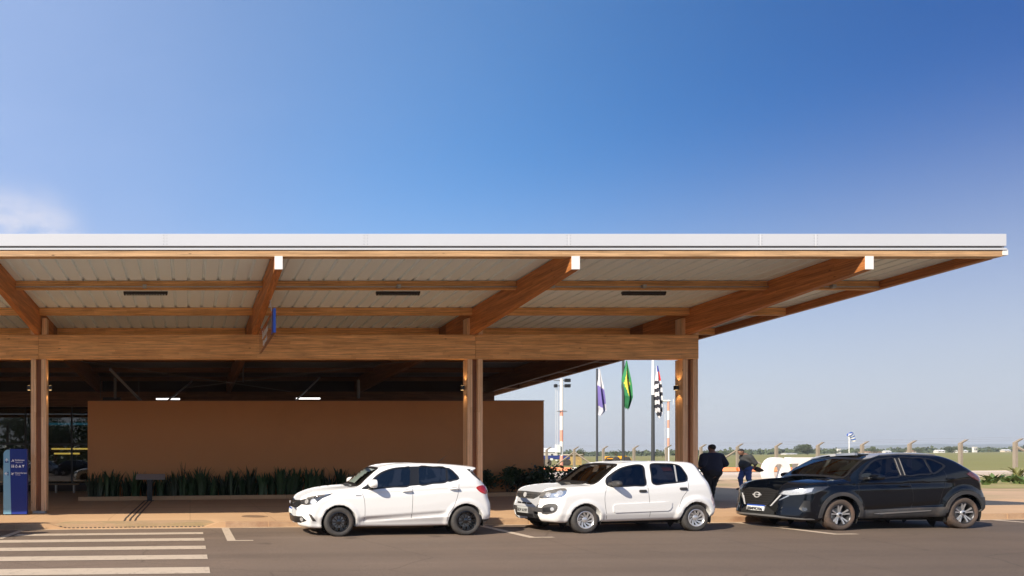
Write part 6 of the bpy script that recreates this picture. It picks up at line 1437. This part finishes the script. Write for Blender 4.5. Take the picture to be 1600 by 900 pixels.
def hand(w, d, side, curl=.5):
    """Palm, four unequal fingers and a thumb; w = wrist, d = direction."""
    w = Vector(w); d = Vector(d).normalized(); s_ = d.cross(Vector((0, 1, 0))); s_ = s_.normalized() if s_.length > .1 else Vector((1, 0, 0)); s_ *= side; n_ = d.cross(s_); L_ = [(tuple(w), tuple(w+d*.085), .030, .036)]
    for i, ln in enumerate((.068, .076, .071, .056)):
        a = w+d*.085+s_*(.030-.020*i); b_ = a+d*ln*.55+n_*.006; c = b_+d*ln*.45*(1-curl*.5)+n_*ln*.45*curl; L_ += [(tuple(a), tuple(b_), .0105, .010), (tuple(b_), tuple(c), .010, .0085)]
    a = w+d*.03+s_*.03; b_ = a+d*.035+s_*.025; L_ += [(tuple(a), tuple(b_), .013, .012), (tuple(b_), tuple(b_+d*.03+s_*.004), .012, .010)]; return L_
def person(label, J, shirt, trousers, loc, rotz, belly):
    rt = thing('person', loc, label, 'person'); del WL[rt.name]; rt.rotation_euler = (0, 0, rotz)
    hd, nk = Vector(J['head']), Vector(J['neck']); fw = Vector(J['face']).normalized(); up = Vector(J['up']).normalized(); rt_ = fw.cross(up).normalized()
    torso = J['torso']; arms = []; sleeves = []; legs = []
    for s_ in ('l', 'r'):
        sh, el, wr = J['sh'+s_], J['el'+s_], J['wr'+s_]; k_ = J.get('arm', 1.)
        arms += [(sh, el, .062*k_, .046*k_), (el, wr, .046*k_, .030)]+hand(wr, Vector(wr)-Vector(el) if 'hd'+s_ not in J else J['hd'+s_], 1 if s_ == 'l' else -1)
        e2 = Vector(sh).lerp(Vector(el), .86); sleeves.append((sh, tuple(e2), .078*k_, .066*k_))
        hp, kn, an, to = J['hp'+s_], J['kn'+s_], J['an'+s_], J['to'+s_]; q = J.get('leg', 1.)
        legs += [(hp, kn, .098*q, .065*q), (kn, an, .062*q, .042)]
        arms += [(an, to, .040, .032)]
    H_ = lambda f_, u_, r_: tuple(hd+fw*f_+up*u_+rt_*r_)
    headL = [(H_(-.022, .02, 0), H_(.018, .02, 0), .088, .082), (H_(.03, -.045, 0), H_(.045, -.075, 0), .062, .045), (tuple(nk), H_(-.015, -.06, 0), .062, .056)]
    face = [(H_(.088, -.005, 0), H_(.112, -.032, 0), .012, .017), (H_(.088, -.062, -.022), H_(.088, -.062, .022), .011, .011), (H_(.096, .03, -.03), H_(.096, .03, .03), .012, .012), (H_(-.005, .02, -.088), H_(-.005, -.018, -.086), .018, .013), (H_(-.005, .02, .088), H_(-.005, -.018, .086), .018, .013)]
    core = torso+headL
    def FB(P): return smin(smin(union(P, core, .05), union(P, legs, .03), .04), union(P, arms+face, .010), .015)
    lo, hi = (-.72, -.55, -.02), (.72, .62, 1.86)
    grow_mesh('body', FB, lo, hi, .0125, skin_m, rt)
    hemz, neckz = J['hem'], J['collar']
    def FS(P): return np.maximum(np.maximum(smin(union(P, torso+J.get('belly', []), .06), union(P, sleeves, .03), .05)-.018-.006*np.sin(P[:, 2]*34+P[:, 0]*21)*np.clip((1.15-P[:, 2])*3, 0, 1), hemz-P[:, 2]), P[:, 2]-neckz-.35*np.abs(P[:, 0])**1.0*-.0)
    grow_mesh('shirt', FS, lo, hi, .0125, shirt, rt)
    def FT(P): return np.maximum(np.maximum(smin(union(P, legs, .02)-.016-.004*np.sin(P[:, 2]*46+P[:, 0]*30), union(P, J['pelvis'], .04)-.014, .04), J['cuff']-P[:, 2]), P[:, 2]-J['waist'])
    grow_mesh('trousers', FT, lo, hi, .0125, trousers, rt)
    def FH(P):
        q = P-np.array(tuple(hd)); f_ = q@np.array(tuple(fw)); u_ = q@np.array(tuple(up)); return np.maximum(union(P, headL[:1], .02)-.010, np.minimum(.0, 0)+(.012-u_+np.clip(f_, 0, 1)*1.1+np.clip(-f_-.02, 0, 1)*-.9))
    grow_mesh('hair', FH, tuple(hd-Vector((.16, .16, .16))), tuple(hd+Vector((.16, .16, .16))), .008, hair_m, rt)
    for s_ in ('l', 'r'):
        an, to = Vector(J['an'+s_]), Vector(J['to'+s_]); an2 = (an.x, an.y, an.z-.03)
        def FO(P): return np.maximum(union(P, [(an2, tuple(to), .05, .040), (tuple(an), an2, .045, .05)], .03), -(P[:, 2]-min(to.z-.035, an.z-.075)))
        grow_mesh('shoe', FO, (an.x-.3, min(an.y, to.y)-.2, -.05), (an.x+.3, max(an.y, to.y)+.2, an.z+.1), .011, shoe_m, rt)
    # eyes
    b = MB()
    for sx in (-.030, .030):
        c = Vector(H_(.088, .012, sx)); b.lathe([(0, -.008), (.008, -.004), (.009, .0), (.008, .004), (0, .008)], 8, 'z', tuple(c))
    b.build('eyes', M('dark_eye', (.02, .015, .012), .2, 0, 0), rt, origin=(0, 0, 0)); return rt
# local frames: x right, y forward, z up
big = dict(head=(0, .02, 1.625), neck=(0, -.01, 1.46), face=(0, 1, -.05), up=(0, .05, 1), arm=1.35, leg=1.35,
    torso=[((-.16, 0, 1.36), (.16, 0, 1.36), .105, .105, 1, .95), ((0, 0, 1.30), (0, .04, 1.02), .185, .235, 1.28, .95), ((0, .03, 1.02), (0, .0, .88), .235, .20, 1.2, .9), ((0, -.02, 1.45), (-.16, -.01, 1.38), .07, .08), ((0, -.02, 1.45), (.16, -.01, 1.38), .07, .08)],
    shl=(-.27, 0, 1.345), ell=(-.40, -.05, 1.09), wrl=(-.35, .15, .96), shr=(.27, 0, 1.345), elr=(.42, -.04, 1.10), wrr=(.43, .15, .99),
    hpl=(-.115, 0, .86), knl=(-.13, .05, .48), anl=(-.13, -.02, .10), tol=(-.15, .13, .045), hpr=(.115, 0, .86), knr=(.10, .10, .47), anr=(.09, .10, .10), tor=(.10, .25, .045),
    pelvis=[((-.09, 0, .92), (.09, 0, .92), .17, .17), ((-.11, -.05, .86), (.11, -.05, .86), .13, .13)], hem=.80, collar=1.475, waist=1.0, cuff=.07)
x, y = at(1113, 21.3), 21.3
person('heavy man in navy t-shirt and black trousers seen from behind, near the right column', big, navy_m, trouser_m, (x, y, g(x)+.13), R(6), True)
bent = dict(head=(0, .20, 1.50), neck=(0, .06, 1.38), face=(0, .86, -.5), up=(0, .5, .86), arm=1.08, leg=1.08,
    torso=[((-.13, .0, 1.30), (.13, .0, 1.30), .095, .095), ((0, .0, 1.24), (0, .05, 1.0), .15, .165, 1.15, .95), ((0, .05, 1.0), (0, .0, .86), .165, .15, 1.1, .95), ((0, .04, 1.38), (-.13, .01, 1.31), .055, .07), ((0, .04, 1.38), (.13, .01, 1.31), .055, .07)],
    shl=(-.20, -.01, 1.28), ell=(-.25, -.17, 1.03), wrl=(-.10, -.24, .90), hdl=(.5, -.3, -.3), shr=(.20, -.01, 1.28), elr=(.25, -.17, 1.03), wrr=(.10, -.25, .91), hdr=(-.5, -.3, -.25),
    hpl=(-.095, 0, .83), knl=(-.10, -.02, .45), anl=(-.10, -.16, .11), tol=(-.10, .01, .05), hpr=(.095, 0, .83), knr=(.10, .14, .47), anr=(.10, .10, .10), tor=(.10, .26, .045),
    pelvis=[((-.08, 0, .88), (.08, 0, .88), .14, .14)], hem=.80, collar=1.40, waist=.95, cuff=.08)
x, y = at(1166, 26.7), 26.7
man = person('man in dark grey shirt and blue jeans looking down, hands behind his back', bent, grey_m, jeans_m, (x, y, g(x)+.13), R(90), False)
b = MB(); b.tube([(x+.28, y-.02, g(x)+1.00), (x+.40, y, g(x)+.97), (x+.54, y, g(x)+.92), (x+.66, y, g(x)+.90)], [.055, .09, .085, .04], 12)
tag(b.build('cap', M('dark_brown_cloth', (.035, .022, .016), .9, 0, .2, 8), smooth=True), 'dark cap held behind the back of the man in jeans', 'cap')
